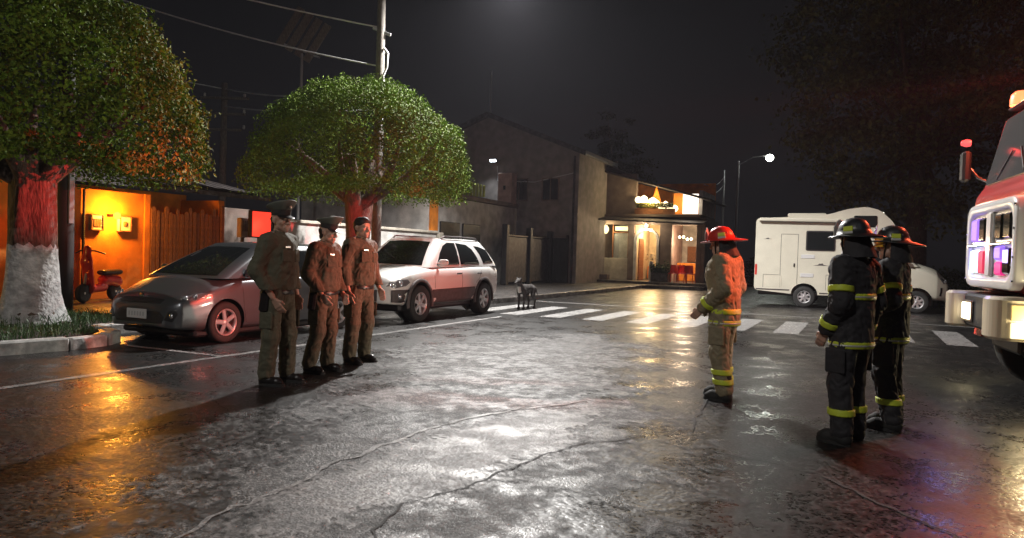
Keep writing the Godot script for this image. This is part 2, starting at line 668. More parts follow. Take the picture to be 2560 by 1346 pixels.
func glow(called: String, color: Color, power: float) -> StandardMaterial3D:
	return mat(called, Color(color.r, color.g, color.b) * 0.5, 0.4, 0.0, {"emission_enabled": true, "emission": color.linear_to_srgb(), "emission_energy_multiplier": power})


func bulb(parent: Node, at: Vector3, color: Color, energy: float, size := 0.08, reach := 80.0) -> OmniLight3D:
	var l := OmniLight3D.new()
	l.name = "bulb_light"
	l.light_color = color.linear_to_srgb()
	l.light_energy = energy
	l.light_size = size
	l.omni_range = reach
	l.omni_attenuation = 2.0
	l.shadow_enabled = true
	l.position = at
	parent.add_child(l, true)
	return l


func beam(parent: Node, at: Vector3, towards: Vector3, color: Color, energy: float, angle: float, soft := 0.6, size := 0.08) -> SpotLight3D:
	var l := SpotLight3D.new()
	l.name = "beam_light"
	l.light_color = color.linear_to_srgb()
	l.light_energy = energy
	l.light_size = size
	l.spot_angle = angle
	l.spot_angle_attenuation = soft
	l.spot_range = 80.0
	l.spot_attenuation = 2.0
	l.shadow_enabled = true
	parent.add_child(l, true)
	l.position = at
	l.look_at(parent.to_global(towards) if parent is Node3D else towards)
	return l


# ---- the place ----
func sheet(b: MB, x0: float, x1: float, z0: float, z1: float, y: float) -> void:
	b.quad(Vector3(x0, y, z1), Vector3(x1, y, z1), Vector3(x1, y, z0), Vector3(x0, y, z0))


# a thin layer of grit or cement lying on the road; towards its outline it breaks up into grains
func crust(called: String, label: String, m: Material, outline: Array, border: float, cell: float, y: float, seed_: int) -> void:
	var poly := PackedVector2Array(outline)
	var box := Rect2(poly[0], Vector2.ZERO)
	for p in poly:
		box = box.expand(p)
	box = box.grow(0.3)
	var ns := FastNoiseLite.new()
	ns.seed = seed_
	ns.frequency = 1.0
	ns.fractal_octaves = 4
	var spots := RandomNumberGenerator.new()
	spots.seed = seed_
	var nx := int(box.size.x / cell)
	var nz := int(box.size.y / cell)
	var cover := PackedFloat32Array()
	var b := MB.new()
	for k in nz + 1:
		for j in nx + 1:
			var p := box.position + Vector2(j, k) * cell
			var d := 1e9
			for e in poly.size():
				d = minf(d, p.distance_to(Geometry2D.get_closest_point_to_segment(p, poly[e], poly[(e + 1) % poly.size()])))
			if not Geometry2D.is_point_in_polygon(p, poly):
				d = -d
			var a := d / border + 1.1 * ns.get_noise_2d(p.x * 1.1, p.y * 1.1) + 0.5 * ns.get_noise_2d(p.x * 6.0, p.y * 6.0) + spots.randf_range(-0.45, 0.45)
			a = clampf(a * 1.6, 0.0, 1.0)
			cover.append(a)
			b.v.append(Vector3(p.x, y, p.y))
			b.n.append(Vector3.UP)
			b.c.append(Color(1, 1, 1, a))
	for k in nz:
		for j in nx:
			var q := k * (nx + 1) + j
			if cover[q] + cover[q + 1] + cover[q + nx + 1] + cover[q + nx + 2] <= 0.0:
				continue
			for w in [q, q + 1, q + nx + 2, q, q + nx + 2, q + nx + 1]:
				b.i.append(w)
	ground(called, b, m, label)


func land() -> void:
	var b := MB.new()
	sheet(b, -160, 160, -260, 60, -0.02)
	ground("terrain", b, M.soil)
	b = MB.new()
	sheet(b, -10.6, 60, -130, 40, 0.0)
	ground("road", b, M.asphalt)
	# the worn cement patch, with a broken edge
	crust("road_patch", "gritty worn asphalt in the middle of the road", M.worn_asphalt, [Vector2(-6.3, -8.6), Vector2(-5.6, -10.8), Vector2(-4.6, -13.4), Vector2(-3.0, -12.0), Vector2(-2.3, -8.9), Vector2(-1.4, -6.4), Vector2(-1.0, -4.4), Vector2(-0.65, -2.6), Vector2(-0.8, -0.8), Vector2(-2.8, -0.8), Vector2(-3.3, -2.4), Vector2(-4.0, -3.9), Vector2(-4.6, -5.2), Vector2(-4.9, -6.8)], 0.7, 0.045, 0.004, 9)
	crust("road_patch", "pale worn cement patch with broken edges in the wet asphalt", M.worn_cement, [Vector2(-2.6, -2.5), Vector2(-3.0, -3.1), Vector2(-3.07, -4.05), Vector2(-3.0, -5.3), Vector2(-2.7, -6.2), Vector2(-2.25, -6.9), Vector2(-1.95, -6.3), Vector2(-2.0, -5.6), Vector2(-1.9, -4.8), Vector2(-2.04, -4.1), Vector2(-2.25, -3.5), Vector2(-2.2, -2.8)], 0.22, 0.03, 0.008, 4)
	rng.seed = 5
	# a pale ridge along the cement and dark tar in the cracks, all hand wide at most
	for q in [[[Vector2(-2.75, -1.6), Vector2(-2.98, -3.04), Vector2(-3.05, -4.05), Vector2(-3.01, -5.32), Vector2(-2.7, -6.2), Vector2(-2.33, -6.88)], 0.022, M.worn_cement, 0.010, "pale ridge along the edge of the cement patch"], [[Vector2(-1.75, -2.2), Vector2(-2.29, -3.48), Vector2(-2.04, -4.14), Vector2(-1.85, -5.2), Vector2(-1.2, -6.2), Vector2(-1.35, -8.4)], 0.012, M.seam, 0.009, "thin dark crack along the right of the cement patch"], [[Vector2(-4.3, -2.0), Vector2(-4.9, -3.3), Vector2(-4.7, -4.6), Vector2(-5.6, -5.2), Vector2(-6.4, -5.1)], 0.009, M.seam, 0.006, "thin dark crack running towards the officers"], [[Vector2(0.6, -4.4), Vector2(-0.2, -5.4), Vector2(-1.1, -5.6)], 0.010, M.seam, 0.006, "short dark crack in front of the black clad firefighters"], [[Vector2(-0.2, -9.0), Vector2(-1.8, -9.6), Vector2(-2.9, -11.2), Vector2(-4.8, -11.6)], 0.011, M.seam, 0.006, "long dark crack across the road before the crossing"]]:
		b = MB.new()
		var rows := [PackedVector3Array(), PackedVector3Array()]
		var line: Array = q[0]
		for k in line.size() - 1:
			var cnt := int(line[k].distance_to(line[k + 1]) / 0.06)
			var side: Vector2 = (line[k + 1] - line[k]).normalized().orthogonal()
			var wob := 0.0
			for s in cnt:
				wob = clampf(wob + rng.randf_range(-0.025, 0.025), -0.06, 0.06)
				var at: Vector2 = line[k].lerp(line[k + 1], float(s) / cnt) + side * wob
				var w: float = q[1] * rng.randf_range(0.3, 1.2)
				rows[0].append(Vector3(at.x + side.x * w, q[3], at.y + side.y * w))
				rows[1].append(Vector3(at.x - side.x * w, q[3], at.y - side.y * w))
		b.grid(rows, false, false, true)
		ground("road_crack", b, q[2], q[4])
	# painted lines: they were brushed on by a machine, so each has an uneven edge
	b = MB.new()
	stroke(b, [Vector2(-7.3, 3.0), Vector2(-7.3, -15.0)], 0.11)
	ground("lane_line", b, M.road_paint, "long white line marking the edge of the parking lane")
	b = MB.new()
	stroke(b, [Vector2(-7.36, -6.95), Vector2(-9.1, -6.93)], 0.1)
	ground("bay_line", b, M.road_paint, "short white line closing the parking bay before the grey car")
	var walk := Node3D.new()
	walk.name = "crosswalk"
	add_child(walk)
	walk.set_meta("kind", "structure")
	walk.set_meta("label", "zebra crossing of broad white stripes across the wet road")
	var x := -8.45
	while x < 6.0:
		b = MB.new()
		stroke(b, [Vector2(x, -15.7), Vector2(x, -19.0)], 0.5)
		part("stripe", b, M.road_paint, walk)
		x += 1.02
	b = MB.new()
	stroke(b, [Vector2(-9.0, -20.9), Vector2(5.0, -20.9)], 0.18)
	ground("stop_line", b, M.road_paint, "thin white line behind the zebra crossing")
	verge()


func stroke(b: MB, line: Array, width: float) -> void:
	var a: Vector2 = line[0]
	var e: Vector2 = line[1]
	var d := (e - a).normalized()
	var s := Vector2(-d.y, d.x)
	var k := int(a.distance_to(e) / 0.12) + 1
	var rows := [PackedVector3Array(), PackedVector3Array()]
	for j in k + 1:
		var p := a.lerp(e, float(j) / k)
		for q in 2:
			var w: float = (width * 0.5 + rng.randf_range(-0.012, 0.008)) * (1 if q else -1)
			var o := p + s * w
			rows[q].append(Vector3(o.x, 0.004, o.y))
	b.grid(rows, false, false, true)


func verge() -> void:
	# the raised footway on the left, its edge following the parking bay
	var edge := PackedVector2Array([Vector2(-9.62, 30), Vector2(-9.6, -3.5), Vector2(-9.45, -5.2), Vector2(-9.25, -6.2), Vector2(-9.3, -6.75), Vector2(-9.55, -7.1), Vector2(-9.95, -7.25), Vector2(-10.35, -7.3), Vector2(-10.4, -7.6), Vector2(-10.4, -16.6), Vector2(-10.3, -17.3), Vector2(-9.9, -18.0), Vector2(-9.4, -18.8), Vector2(-9.3, -20.0), Vector2(-9.3, -34.0), Vector2(-8.6, -34.6), Vector2(-6.6, -34.8), Vector2(-6.5, -130)])
	var poly := edge.duplicate()
	poly.append(Vector2(-60, -130))
	poly.append(Vector2(-60, 30))
	var b := MB.new()
	b.prism(poly, 0.3, Transform3D(Basis(Vector3.RIGHT, Vector3(0, 0, 1), Vector3.DOWN), Vector3(0, -0.01, 0)))
	ground("footway", b, M.paving)
	# kerbstones along it
	var kerbs := Node3D.new()
	kerbs.name = "kerb"
	add_child(kerbs)
	kerbs.set_meta("kind", "structure")
	kerbs.set_meta("label", "row of whitewashed kerbstones along the left footway")
	rng.seed = 12
	for k in edge.size() - 2:
		var p0 := edge[k]
		var p1 := edge[k + 1]
		if p0.y > 0.0:
			p0 = Vector2(-9.6, 2.0)
		var cnt: int = maxi(1, roundi(p0.distance_to(p1) / 1.05))
		for s in cnt:
			var q0 := p0.lerp(p1, float(s) / cnt)
			var q1 := p0.lerp(p1, float(s + 1) / cnt)
			var len_ := q0.distance_to(q1)
			var d := (q1 - q0).normalized()
			var m := (q0 + q1) * 0.5
			var turn := Basis(Vector3.UP, atan2(d.x, d.y)) * Basis(Vector3.FORWARD, rng.randf_range(-0.03, 0.03))
			b = MB.new()
			b.box(Vector3.ZERO, Vector3(0.17, 0.3, len_ - 0.012), 0.02, Basis.IDENTITY)
			var o := part("kerbstone", b, M.kerb_white if p0.y > -8.0 else M.paving, kerbs)
			o.position = Vector3(m.x - d.y * 0.0, 0.012 + rng.randf_range(-0.008, 0.01), m.y)
			o.basis = turn
	# grass round the first tree
	b = MB.new()
	var gp := PackedVector2Array([Vector2(-9.75, 4), Vector2(-9.72, -3.6), Vector2(-9.58, -5.2), Vector2(-9.4, -6.2), Vector2(-9.48, -6.7), Vector2(-9.75, -7.0), Vector2(-10.5, -7.3), Vector2(-10.6, -8.6), Vector2(-12.3, -8.7), Vector2(-12.4, 4)])
	b.prism(gp, 0.06, Transform3D(Basis(Vector3.RIGHT, Vector3(0, 0, 1), Vector3.DOWN), Vector3(0, 0.125, 0)))
	ground("verge_soil", b, M.soil)
	b = MB.new()
	rng.seed = 33
	var made := 0
	while made < 9000:
		var p := Vector2(rng.randf_range(-12.4, -9.4), rng.randf_range(-8.7, -1.5))
		if not Geometry2D.is_point_in_polygon(p, gp):
			continue
		made += 1
		var h := rng.randf_range(0.04, 0.13)
		if p.distance_to(Vector2(-11.25, -7.05)) < 0.75:
			h *= 1.7
		var an := rng.randf() * TAU
		var w := Vector3(cos(an), 0, sin(an)) * rng.randf_range(0.006, 0.012)
		var lean := Vector3(rng.randf_range(-1, 1), 0, rng.randf_range(-1, 1)) * h * 0.5
		var at := Vector3(p.x, 0.15, p.y)
		var g := rng.randf_range(0.7, 1.3)
		b.col = Color(0.045 * g, 0.10 * g, 0.025 * g)
		b.tri(at - w, at + w, at + lean * 0.4 + Vector3.UP * h * 0.6)
		b.tri(at + lean * 0.4 + Vector3.UP * h * 0.6 - w * 0.7, at + lean * 0.4 + Vector3.UP * h * 0.6 + w * 0.7, at + lean + Vector3.UP * h)
	var o := part("grass", b, M.grass, self)
	tag(o, "short wet grass on the verge round the left tree", "grass", "", "stuff")


# ---- trees ----
func leaf(b: MB, at: Vector3, nrm: Vector3, size: float) -> void:
	var t := nrm.cross(Vector3(rng.randf_range(-1, 1), rng.randf_range(-1, 1), rng.randf_range(-1, 1))).normalized()
	var s := nrm.cross(t)
	var a := at - t * size * 0.5
	var e := at + t * size * 0.5
	var l := at - t * size * 0.08 + s * size * 0.3 + nrm * size * 0.12
	var r := at - t * size * 0.08 - s * size * 0.3 + nrm * size * 0.12
	b.tri(a, r, e)
	b.tri(a, e, l)


# a clipped dome: leaves crowd in a shell that tufts out unevenly, with sprigs standing proud
func dome_crown(radius: float, rise: float, count: int, size: float, seed_: int) -> MB:
	rng.seed = seed_
	var ns := FastNoiseLite.new()
	ns.seed = seed_
	ns.frequency = 0.9
	var b := MB.new()
	var tufts := []
	for k in 620:
		var d := Vector3(rng.randfn(), rng.randfn(), rng.randfn()).normalized()
		if d.y < -0.25:
			d.y = -d.y
		tufts.append([d, rng.randf_range(0.07, 0.17), rng.randf_range(-0.06, 0.04), rng.randf_range(0.55, 1.4)])
	for k in count:
		var d: Vector3
		var depth := 1.0
		var tone := 1.0
		if k % 10 < 8:
			var u: Array = tufts[rng.randi() % tufts.size()]
			var q := Vector3(rng.randfn(), rng.randfn(), rng.randfn())
			d = (u[0] + q * u[1] * 0.55).normalized()
			depth = 1.0 + u[2] + 0.03 * (1.0 - q.length() * 0.6) - absf(rng.randfn()) * 0.035
			tone = u[3]
		else:
			d = Vector3(rng.randfn(), rng.randfn(), rng.randfn()).normalized()
			depth = 0.93 - absf(rng.randfn()) * 0.08
		if d.y < -0.25:
			d.y = -d.y
		var bump := 1.0 + 0.10 * ns.get_noise_3d(d.x * 2.2, d.y * 2.2, d.z * 2.2) + 0.05 * ns.get_noise_3d(d.x * 7.0, d.y * 7.0, d.z * 7.0 + 9.0)
		if rng.randf() < 0.012:
			depth += rng.randf() * 0.07
		var p := Vector3(d.x * radius, maxf(d.y, 0.0) * rise, d.z * radius) * bump * depth
		if d.y < 0.05:
			var q := sqrt(rng.randf())
			p.x *= q
			p.z *= q
			p.y = (1.0 - q) * 0.45 + rng.randf_range(-0.16, 0.12)
		var out := Vector3(d.x / radius, d.y / rise, d.z / radius).normalized()
		var nrm := (out * 0.8 + Vector3(rng.randfn(), rng.randfn(), rng.randfn()) * 0.7).normalized()
		var g := rng.randf_range(0.7, 1.3) * tone
		b.col = Color(0.085 * g + rng.randf() * 0.02, 0.145 * g, 0.014 * g)
		leaf(b, p, nrm, size * rng.randf_range(0.7, 1.35))
	return b


func limb(b: MB, from: Vector3, to: Vector3, r0: float, r1: float, bend := 0.1, sides := 8) -> void:
	var pts := []
	var rad := []
	var off := Vector3(rng.randf_range(-1, 1), rng.randf_range(-0.3, 0.3), rng.randf_range(-1, 1)) * bend
	for k in 6:
		var t := k / 5.0
		pts.append(from.lerp(to, t) + off * sin(t * PI))
		rad.append(lerpf(r0, r1, t))
	b.tube(pts, rad, sides)


func clipped_tree(label: String, at: Vector3, trunk_r: float, radius: float, rise: float, base: float, count: int, size: float, seed_: int, fork: bool) -> void:
	var t := thing("street_tree", label, "tree", at, 0.0, "clipped dome trees on the footway")
	rng.seed = seed_
	var ns := FastNoiseLite.new()
	ns.seed = seed_ + 3
	ns.frequency = 1.4
	var make := func(y0: float, y1: float, lift: float) -> MB:
		var b := MB.new()
		var rows := []
		var steps := 14
		for k in steps + 1:
			var y: float = lerpf(y0, y1, float(k) / steps)
			var flare := 1.0 + 0.55 * exp(-y * 3.2) - 0.1 * clampf(y / 2.4, 0, 1)
			var row := PackedVector3Array()
			for j in 28:
				var an := -TAU * j / 28
				var rr: float = trunk_r * flare * (1.0 + 0.10 * ns.get_noise_3d(cos(an) * 1.6, y * 0.5, sin(an) * 1.6) + 0.05 * sin(an * 5.0 + y)) + lift
				var yy := y
				if lift > 0.0 and k == steps:
					yy += 0.10 * ns.get_noise_2d(an * 2.2, 3.0) + 0.04 * ns.get_noise_2d(an * 9.0, 8.0)
				row.append(Vector3(cos(an) * rr, yy, sin(an) * rr))
			rows.append(row)
		b.grid(rows, true)
		return b
	var trunk: MB = make.call(-0.1, (1.55 if fork else 2.6), 0.0)
	if fork:
		for s in [-1.0, 1.0]:
			limb(trunk, Vector3(0.0, 1.35, s * 0.06), Vector3(s * 0.15, base + 0.9, s * 0.62), trunk_r * 0.8, trunk_r * 0.5, 0.06, 12)
	var tr := part("trunk", trunk, M.bark, t)
	var wash: MB = make.call(-0.1, 1.18 if not fork else 1.0, 0.006)
	part("limewash_band", wash, M.limewash, tr).set_meta("label", "white limewashed lower trunk")
	for k in 7:
		var an := TAU * k / 7.0 + rng.randf() * 0.5
		var b := MB.new()
		limb(b, Vector3(cos(an) * 0.1, base - 0.25, sin(an) * 0.1), Vector3(cos(an) * radius * 0.7, base + rise * rng.randf_range(0.25, 0.6), sin(an) * radius * 0.7), trunk_r * 0.42, 0.03, 0.25)
		part("limb", b, M.bark, t)
	var c := part("crown", dome_crown(radius, rise, count, size, seed_), M.leaf, t)
	c.position = Vector3(0, base, 0)


# a loose big tree: clumps of leaves at the ends of branches, air between
func loose_tree(called: String, label: String, at: Vector3, h0: float, h1: float, radius: float, clumps: int, per: int, size: float, tone: Color, seed_: int, group := "") -> void:
	var t := thing(called, label, "tree", at, 0.0, group)
	rng.seed = seed_
	var trunk := MB.new()
	limb(trunk, Vector3(0, -0.2, 0), Vector3(0.2, h0 + (h1 - h0) * 0.55, 0.1), radius * 0.085, radius * 0.04, 0.2, 12)
	part("trunk", trunk, M.bark, t)
	var b := MB.new()
	var mid := Vector3(0, (h0 + h1) * 0.5, 0)
	for k in clumps:
		var d := Vector3(rng.randfn(), rng.randfn(), rng.randfn()).normalized()
		var r := pow(rng.randf(), 0.45)
		var cp := mid + Vector3(d.x * radius, d.y * (h1 - h0) * 0.5, d.z * radius) * r
		if k % 9 == 0:
			var lb := MB.new()
			limb(lb, Vector3(0.1, lerpf(h0, h1, 0.25), 0), cp, radius * 0.03, 0.02, 0.4, 6)
			part("limb", lb, M.bark, t)
		var cr := radius * rng.randf_range(0.10, 0.24)
		for j in per:
			var q := Vector3(rng.randfn(), rng.randfn() * 0.6, rng.randfn()) * cr * 0.5
			var g := rng.randf_range(0.6, 1.4)
			b.col = Color(tone.r * g, tone.g * g, tone.b * g)
			leaf(b, cp + q, (q.normalized() + Vector3(rng.randfn(), rng.randfn() + 0.5, rng.randfn()) * 0.6).normalized(), size * rng.randf_range(0.6, 1.3))
	part("crown", b, M.leaf, t)


func trees() -> void:
	clipped_tree("clipped dome tree with thick white based trunk beside the orange porch", Vector3(-11.22, 0.15, -6.95), 0.33, 2.45, 2.95, 2.35, 58000, 0.068, 101, false)
	clipped_tree("clipped dome tree with forked trunk behind the white four wheel drive", Vector3(-11.1, 0.15, -14.7), 0.3, 2.7, 2.72, 2.6, 60000, 0.06, 202, true)
	loose_tree("broadleaf_tree", "tall dark broadleaf tree looming behind the motorhome", Vector3(2.2, 0, -38.5), 3.0, 17.5, 6.6, 190, 150, 0.26, Color(0.12, 0.125, 0.05), 303, "trees beyond the crossing")
	loose_tree("broadleaf_tree", "dark tree overhanging the road above the fire engine", Vector3(9.5, 0, -31.0), 3.5, 16.0, 5.5, 120, 120, 0.24, Color(0.10, 0.105, 0.045), 304, "trees beyond the crossing")
	loose_tree("garden_tree", "dark bushy tree rising behind the roof of the gabled house", Vector3(-16.5, 0, -52.0), 4.0, 12.0, 3.0, 60, 90, 0.22, Color(0.03, 0.034, 0.02), 305)
	rng.seed = 77
	for k in 7:
		var t := thing("shrub", ["low dark shrub behind the motorhome cab", "rounded dark shrub beside the motorhome nose", "broad dark shrub between motorhome and fire engine", "dark shrub half hidden by the fire engine grille", "small dark shrub left of the motorhome", "dark shrub far behind the fire engine", "tall dark shrub under the broadleaf tree"][k], "shrub", Vector3([2.6, 4.4, 6.3, 8.2, -5.2, 10.4, 0.4][k], 0, [-30.5, -30.0, -29.0, -28.0, -44.0, -27.0, -33.0][k]), 0.0, "shrubs at the far side")
		var b := MB.new()
		for j in 1500:
			var d := Vector3(rng.randfn(), absf(rng.randfn()), rng.randfn()).normalized() * pow(rng.randf(), 0.4)
			var g := rng.randf_range(0.6, 1.4)
			b.col = Color(0.035 * g, 0.045 * g, 0.02 * g)
			leaf(b, Vector3(d.x * 1.3, d.y * (1.5 + 0.3 * (k % 3)), d.z * 1.1), (d + Vector3(rng.randfn(), rng.randfn(), rng.randfn()) * 0.5).normalized(), 0.16)
		part("foliage", b, M.leaf, t)
		b = MB.new()
		limb(b, Vector3(0, -0.1, 0), Vector3(0.1, 0.9, 0.05), 0.05, 0.02)
		part("stem", b, M.bark, t)


# ---- people: they face +z, their left is +x ----
func hand_bones(wrist: Vector3, along: Vector3, thumb: Vector3, palm: Vector3, curl: float) -> Array:
	var out := []
	var knuckle := wrist + along * 0.085
	for k in 4:
		var side := thumb * (0.030 - 0.020 * k)
		out.append([wrist + along * 0.015 + side * 0.7, knuckle + side, 0.015, 0.0125])
		var length: float = [0.074, 0.082, 0.076, 0.06][k]
		var a: Vector3 = knuckle + side
		var d := along
		for j in 3:
			d = (d + palm * curl * (0.55 + 0.1 * k)).normalized()
			var e: Vector3 = a + d * length * [0.45, 0.32, 0.25][j]
			out.append([a, e, 0.0105 - 0.001 * j, 0.0095 - 0.001 * j])
			a = e
	var t0 := wrist + along * 0.03 + thumb * 0.026
	var t1 := t0 + (along * 0.7 + thumb * 0.6 + palm * 0.3).normalized() * 0.042
	var t2 := t1 + (along * 0.95 + thumb * 0.1 + palm * 0.35).normalized() * 0.034
	out.append([t0, t1, 0.014, 0.0115])
	out.append([t1, t2, 0.0115, 0.009])
	return out


func head_bones(c: Vector3, fwd: Vector3, up: Vector3) -> Array:
	var r := up.cross(fwd)
	var at := func(x: float, y: float, z: float) -> Vector3:
		return c + r * x + up * y + fwd * z
	var out := [
		[at.call(0, 0.035, -0.025), at.call(0, 0.04, 0.015), 0.082, 0.078],
		[at.call(0, -0.03, 0.025), at.call(0, -0.075, 0.045), 0.06, 0.042],
		[at.call(-0.03, -0.06, 0.02), at.call(0.03, -0.06, 0.02), 0.042, 0.042],
		[at.call(0, -0.1, 0.072), at.call(0, -0.1, 0.07), 0.02, 0.02],
		[at.call(-0.03, 0.022, 0.075), at.call(0.03, 0.022, 0.075), 0.016, 0.016],
		[at.call(0, 0.012, 0.088), at.call(0, -0.028, 0.108), 0.010, 0.0145],
		[at.call(-0.012, -0.034, 0.094), at.call(0.012, -0.034, 0.094), 0.009, 0.009],
		[at.call(-0.02, -0.06, 0.084), at.call(0.02, -0.06, 0.084), 0.009, 0.009],
		[at.call(-0.017, -0.073, 0.082), at.call(0.017, -0.073, 0.082), 0.010, 0.010],
		[at.call(0, -0.06, -0.02), at.call(0, -0.17, -0.03), 0.055, 0.06]]
	for s in [-1.0, 1.0]:
		out.append([at.call(s * 0.04, -0.02, 0.06), at.call(s * 0.045, -0.025, 0.05), 0.026, 0.026])
		out.append([at.call(s * 0.078, 0.012, -0.012), at.call(s * 0.078, -0.028, -0.004), 0.014, 0.010])
		out.append([at.call(s * 0.086, 0.008, -0.022), at.call(s * 0.084, -0.012, -0.02), 0.010, 0.009])
	return out


# pose: joint -> Vector3 changes; look: head yaw, nod
func figure(label: String, at: Vector3, turn: float, scale_: float, kind: String, group: String, pose := {}) -> Node3D:
	var t := thing("person", label, "person", at, turn, group)
	t.scale = Vector3.ONE * scale_
	var fire: bool = kind.begins_with("fire")
	var J := {"hip": Vector3(0, 0.93, 0), "waist": Vector3(0, 1.08, 0.005), "chest": Vector3(0, 1.31, 0.015), "neck": Vector3(0, 1.48, -0.005), "head": Vector3(0, 1.635, 0.02)}
	for s in [-1, 1]:
		var q := "l" if s > 0 else "r"
		J["sh" + q] = Vector3(s * 0.185, 1.42, -0.005)
		J["el" + q] = Vector3(s * 0.255, 1.14, -0.035)
		J["wr" + q] = Vector3(s * 0.245, 0.89, 0.05)
		J["th" + q] = Vector3(s * 0.095, 0.9, 0)
		J["kn" + q] = Vector3(s * 0.115, 0.49, 0.012)
		J["an" + q] = Vector3(s * 0.125, 0.085, -0.025)
	for k in pose:
		if J.has(k):
			J[k] += pose[k]
	var yaw: float = pose.get("yaw", 0.0)
	var nod: float = pose.get("nod", 0.0)
	var hb := Basis(Vector3.UP, yaw) * Basis(Vector3.RIGHT, nod)
	var fwd := hb * Vector3(0, 0, 1)
	var up := hb * Vector3.UP
	# skin: one surface
	var body := []
	body.append([J.hip, J.waist, 0.145, 0.13, Vector3(1, 1, 1.35)])
	body.append([J.waist, J.chest, 0.13, 0.155, Vector3(1, 1, 1.4)])
	body.append([J.chest, J.neck, 0.10, 0.055])
	body.append([J.neck, J.head + Vector3(0, -0.06, -0.01), 0.056, 0.056])
	body.append([J.head, J.head + Vector3(0, 0.03, 0), 0.07, 0.07])
	for q in ["l", "r"]:
		body.append([J["sh" + q], J["el" + q], 0.052, 0.042])
		body.append([J["el" + q], J["wr" + q], 0.041, 0.029])
		body.append([J["th" + q], J["kn" + q], 0.085, 0.056])
		body.append([J["kn" + q], J["an" + q], 0.056, 0.04])
		body.append([J["an" + q] + Vector3(0, -0.03, 0), J["an" + q] + Vector3(0, -0.04, 0.15), 0.036, 0.028])
	var skin := nets(body, 0.022, 0.04)
	nets(head_bones(J.head, fwd, up), 0.0062, 0.016, [], 0.0, skin)
	for q in ["l", "r"]:
		var s := 1.0 if q == "l" else -1.0
		var along: Vector3 = (J["wr" + q] - J["el" + q]).normalized()
		if pose.has("hand" + q):
			along = pose["hand" + q].normalized()
		var palm := Vector3(-s, 0, 0.15)
		palm = (palm - along * palm.dot(along)).normalized()
		var thumb := along.cross(palm).normalized()
		if thumb.dot(pose.get("thumb" + q, Vector3(0, 0, 1))) < 0.0:
			thumb = -thumb
		nets(hand_bones(J["wr" + q] + along * 0.01, along, thumb, palm, pose.get("curl", 0.32)), 0.0058, 0.010, [], 0.0, skin)
	var sk := part("body", skin, M.skin, t)
	for s in [-1.0, 1.0]:
		var e := MB.new()
		e.lathe([Vector2(0.001, -0.011), Vector2(0.009, -0.006), Vector2(0.011, 0.0), Vector2(0.009, 0.006), Vector2(0.001, 0.011)], 8, Transform3D(Basis.IDENTITY, J.head + hb * Vector3(s * 0.031, 0.006, 0.078)))
		part("eye", e, M.eye_white, sk)
	if fire:
		dress_fire(t, J, hb, kind, pose)
	else:
		dress_officer(t, J, hb, kind)
	return t


func legs_of(J: Dictionary, fat: float) -> Array:
	var out := [[J.hip + Vector3(0, -0.02, 0), J.waist + Vector3(0, -0.02, 0), 0.165 + fat, 0.15 + fat, Vector3(1, 1, 1.3)]]
	for q in ["l", "r"]:
		out.append([J["th" + q], J["kn" + q], 0.098 + fat, 0.076 + fat])
		out.append([J["kn" + q], J["an" + q] + Vector3(0, 0.03, 0), 0.076 + fat, 0.072 + fat])
	return out


func coat_of(J: Dictionary, fat: float, hem: float) -> Array:
	var out := [
		[Vector3(0, hem, 0), J.waist, 0.172 + fat, 0.165 + fat, Vector3(1, 1, 1.3)],
		[J.waist, J.chest, 0.165 + fat, 0.188 + fat, Vector3(1, 1, 1.32)],
		[J.shl * Vector3(0.75, 1, 1), J.shr * Vector3(0.75, 1, 1), 0.085 + fat * 0.6, 0.085 + fat * 0.6],
		[J.chest + Vector3(0, 0.1, -0.01), J.neck + Vector3(0, -0.005, -0.005), 0.11, 0.072]]
	for q in ["l", "r"]:
		out += arm_of(J, q, fat)
	return out


func arm_of(J: Dictionary, q: String, fat: float) -> Array:
	return [[J["sh" + q], J["el" + q], 0.074 + fat * 0.7, 0.064 + fat * 0.7], [J["el" + q], J["wr" + q].lerp(J["el" + q], 0.08), 0.062 + fat * 0.7, 0.05 + fat * 0.7]]


func boots(t: Node3D, J: Dictionary, shaft: float, wide: float, m: Material) -> void:
	for q in ["l", "r"]:
		var a: Vector3 = J["an" + q]
		var b := nets([[a + Vector3(0, shaft, 0), a + Vector3(0, -0.02, 0), 0.058 + wide, 0.052 + wide], [a + Vector3(0, -0.035, -0.03), a + Vector3(0.0, -0.04, 0.13), 0.048 + wide, 0.042 + wide], [a + Vector3(0, -0.045, 0.13), a + Vector3(0, -0.05, 0.18), 0.044 + wide, 0.024 + wide]], 0.011, 0.03, [[Vector3(0, 0.002, 0), Vector3.DOWN]])
		var o := part("boot", b, m, t)
		var s := MB.new()
		var pts := PackedVector2Array()
		for k in 18:
			var an := TAU * k / 18.0
			pts.append(Vector2(a.x + cos(an) * (0.054 + wide), -(a.z + 0.07) + sin(an) * 0.15))
		s.prism(pts, 0.028, Transform3D(Basis(Vector3.RIGHT, Vector3(0, 0, -1), Vector3.UP), Vector3(0, 0.014, 0)))
		part("sole", s, M.rubber, o)


func belt(t: Node3D, called: String, src: Array, y: float, half: float, off: float, m: Material) -> void:
	part(called, nets(src, 0.0135, 0.05, [[Vector3(0, y, 0), Vector3.UP, half]], off), m, t)


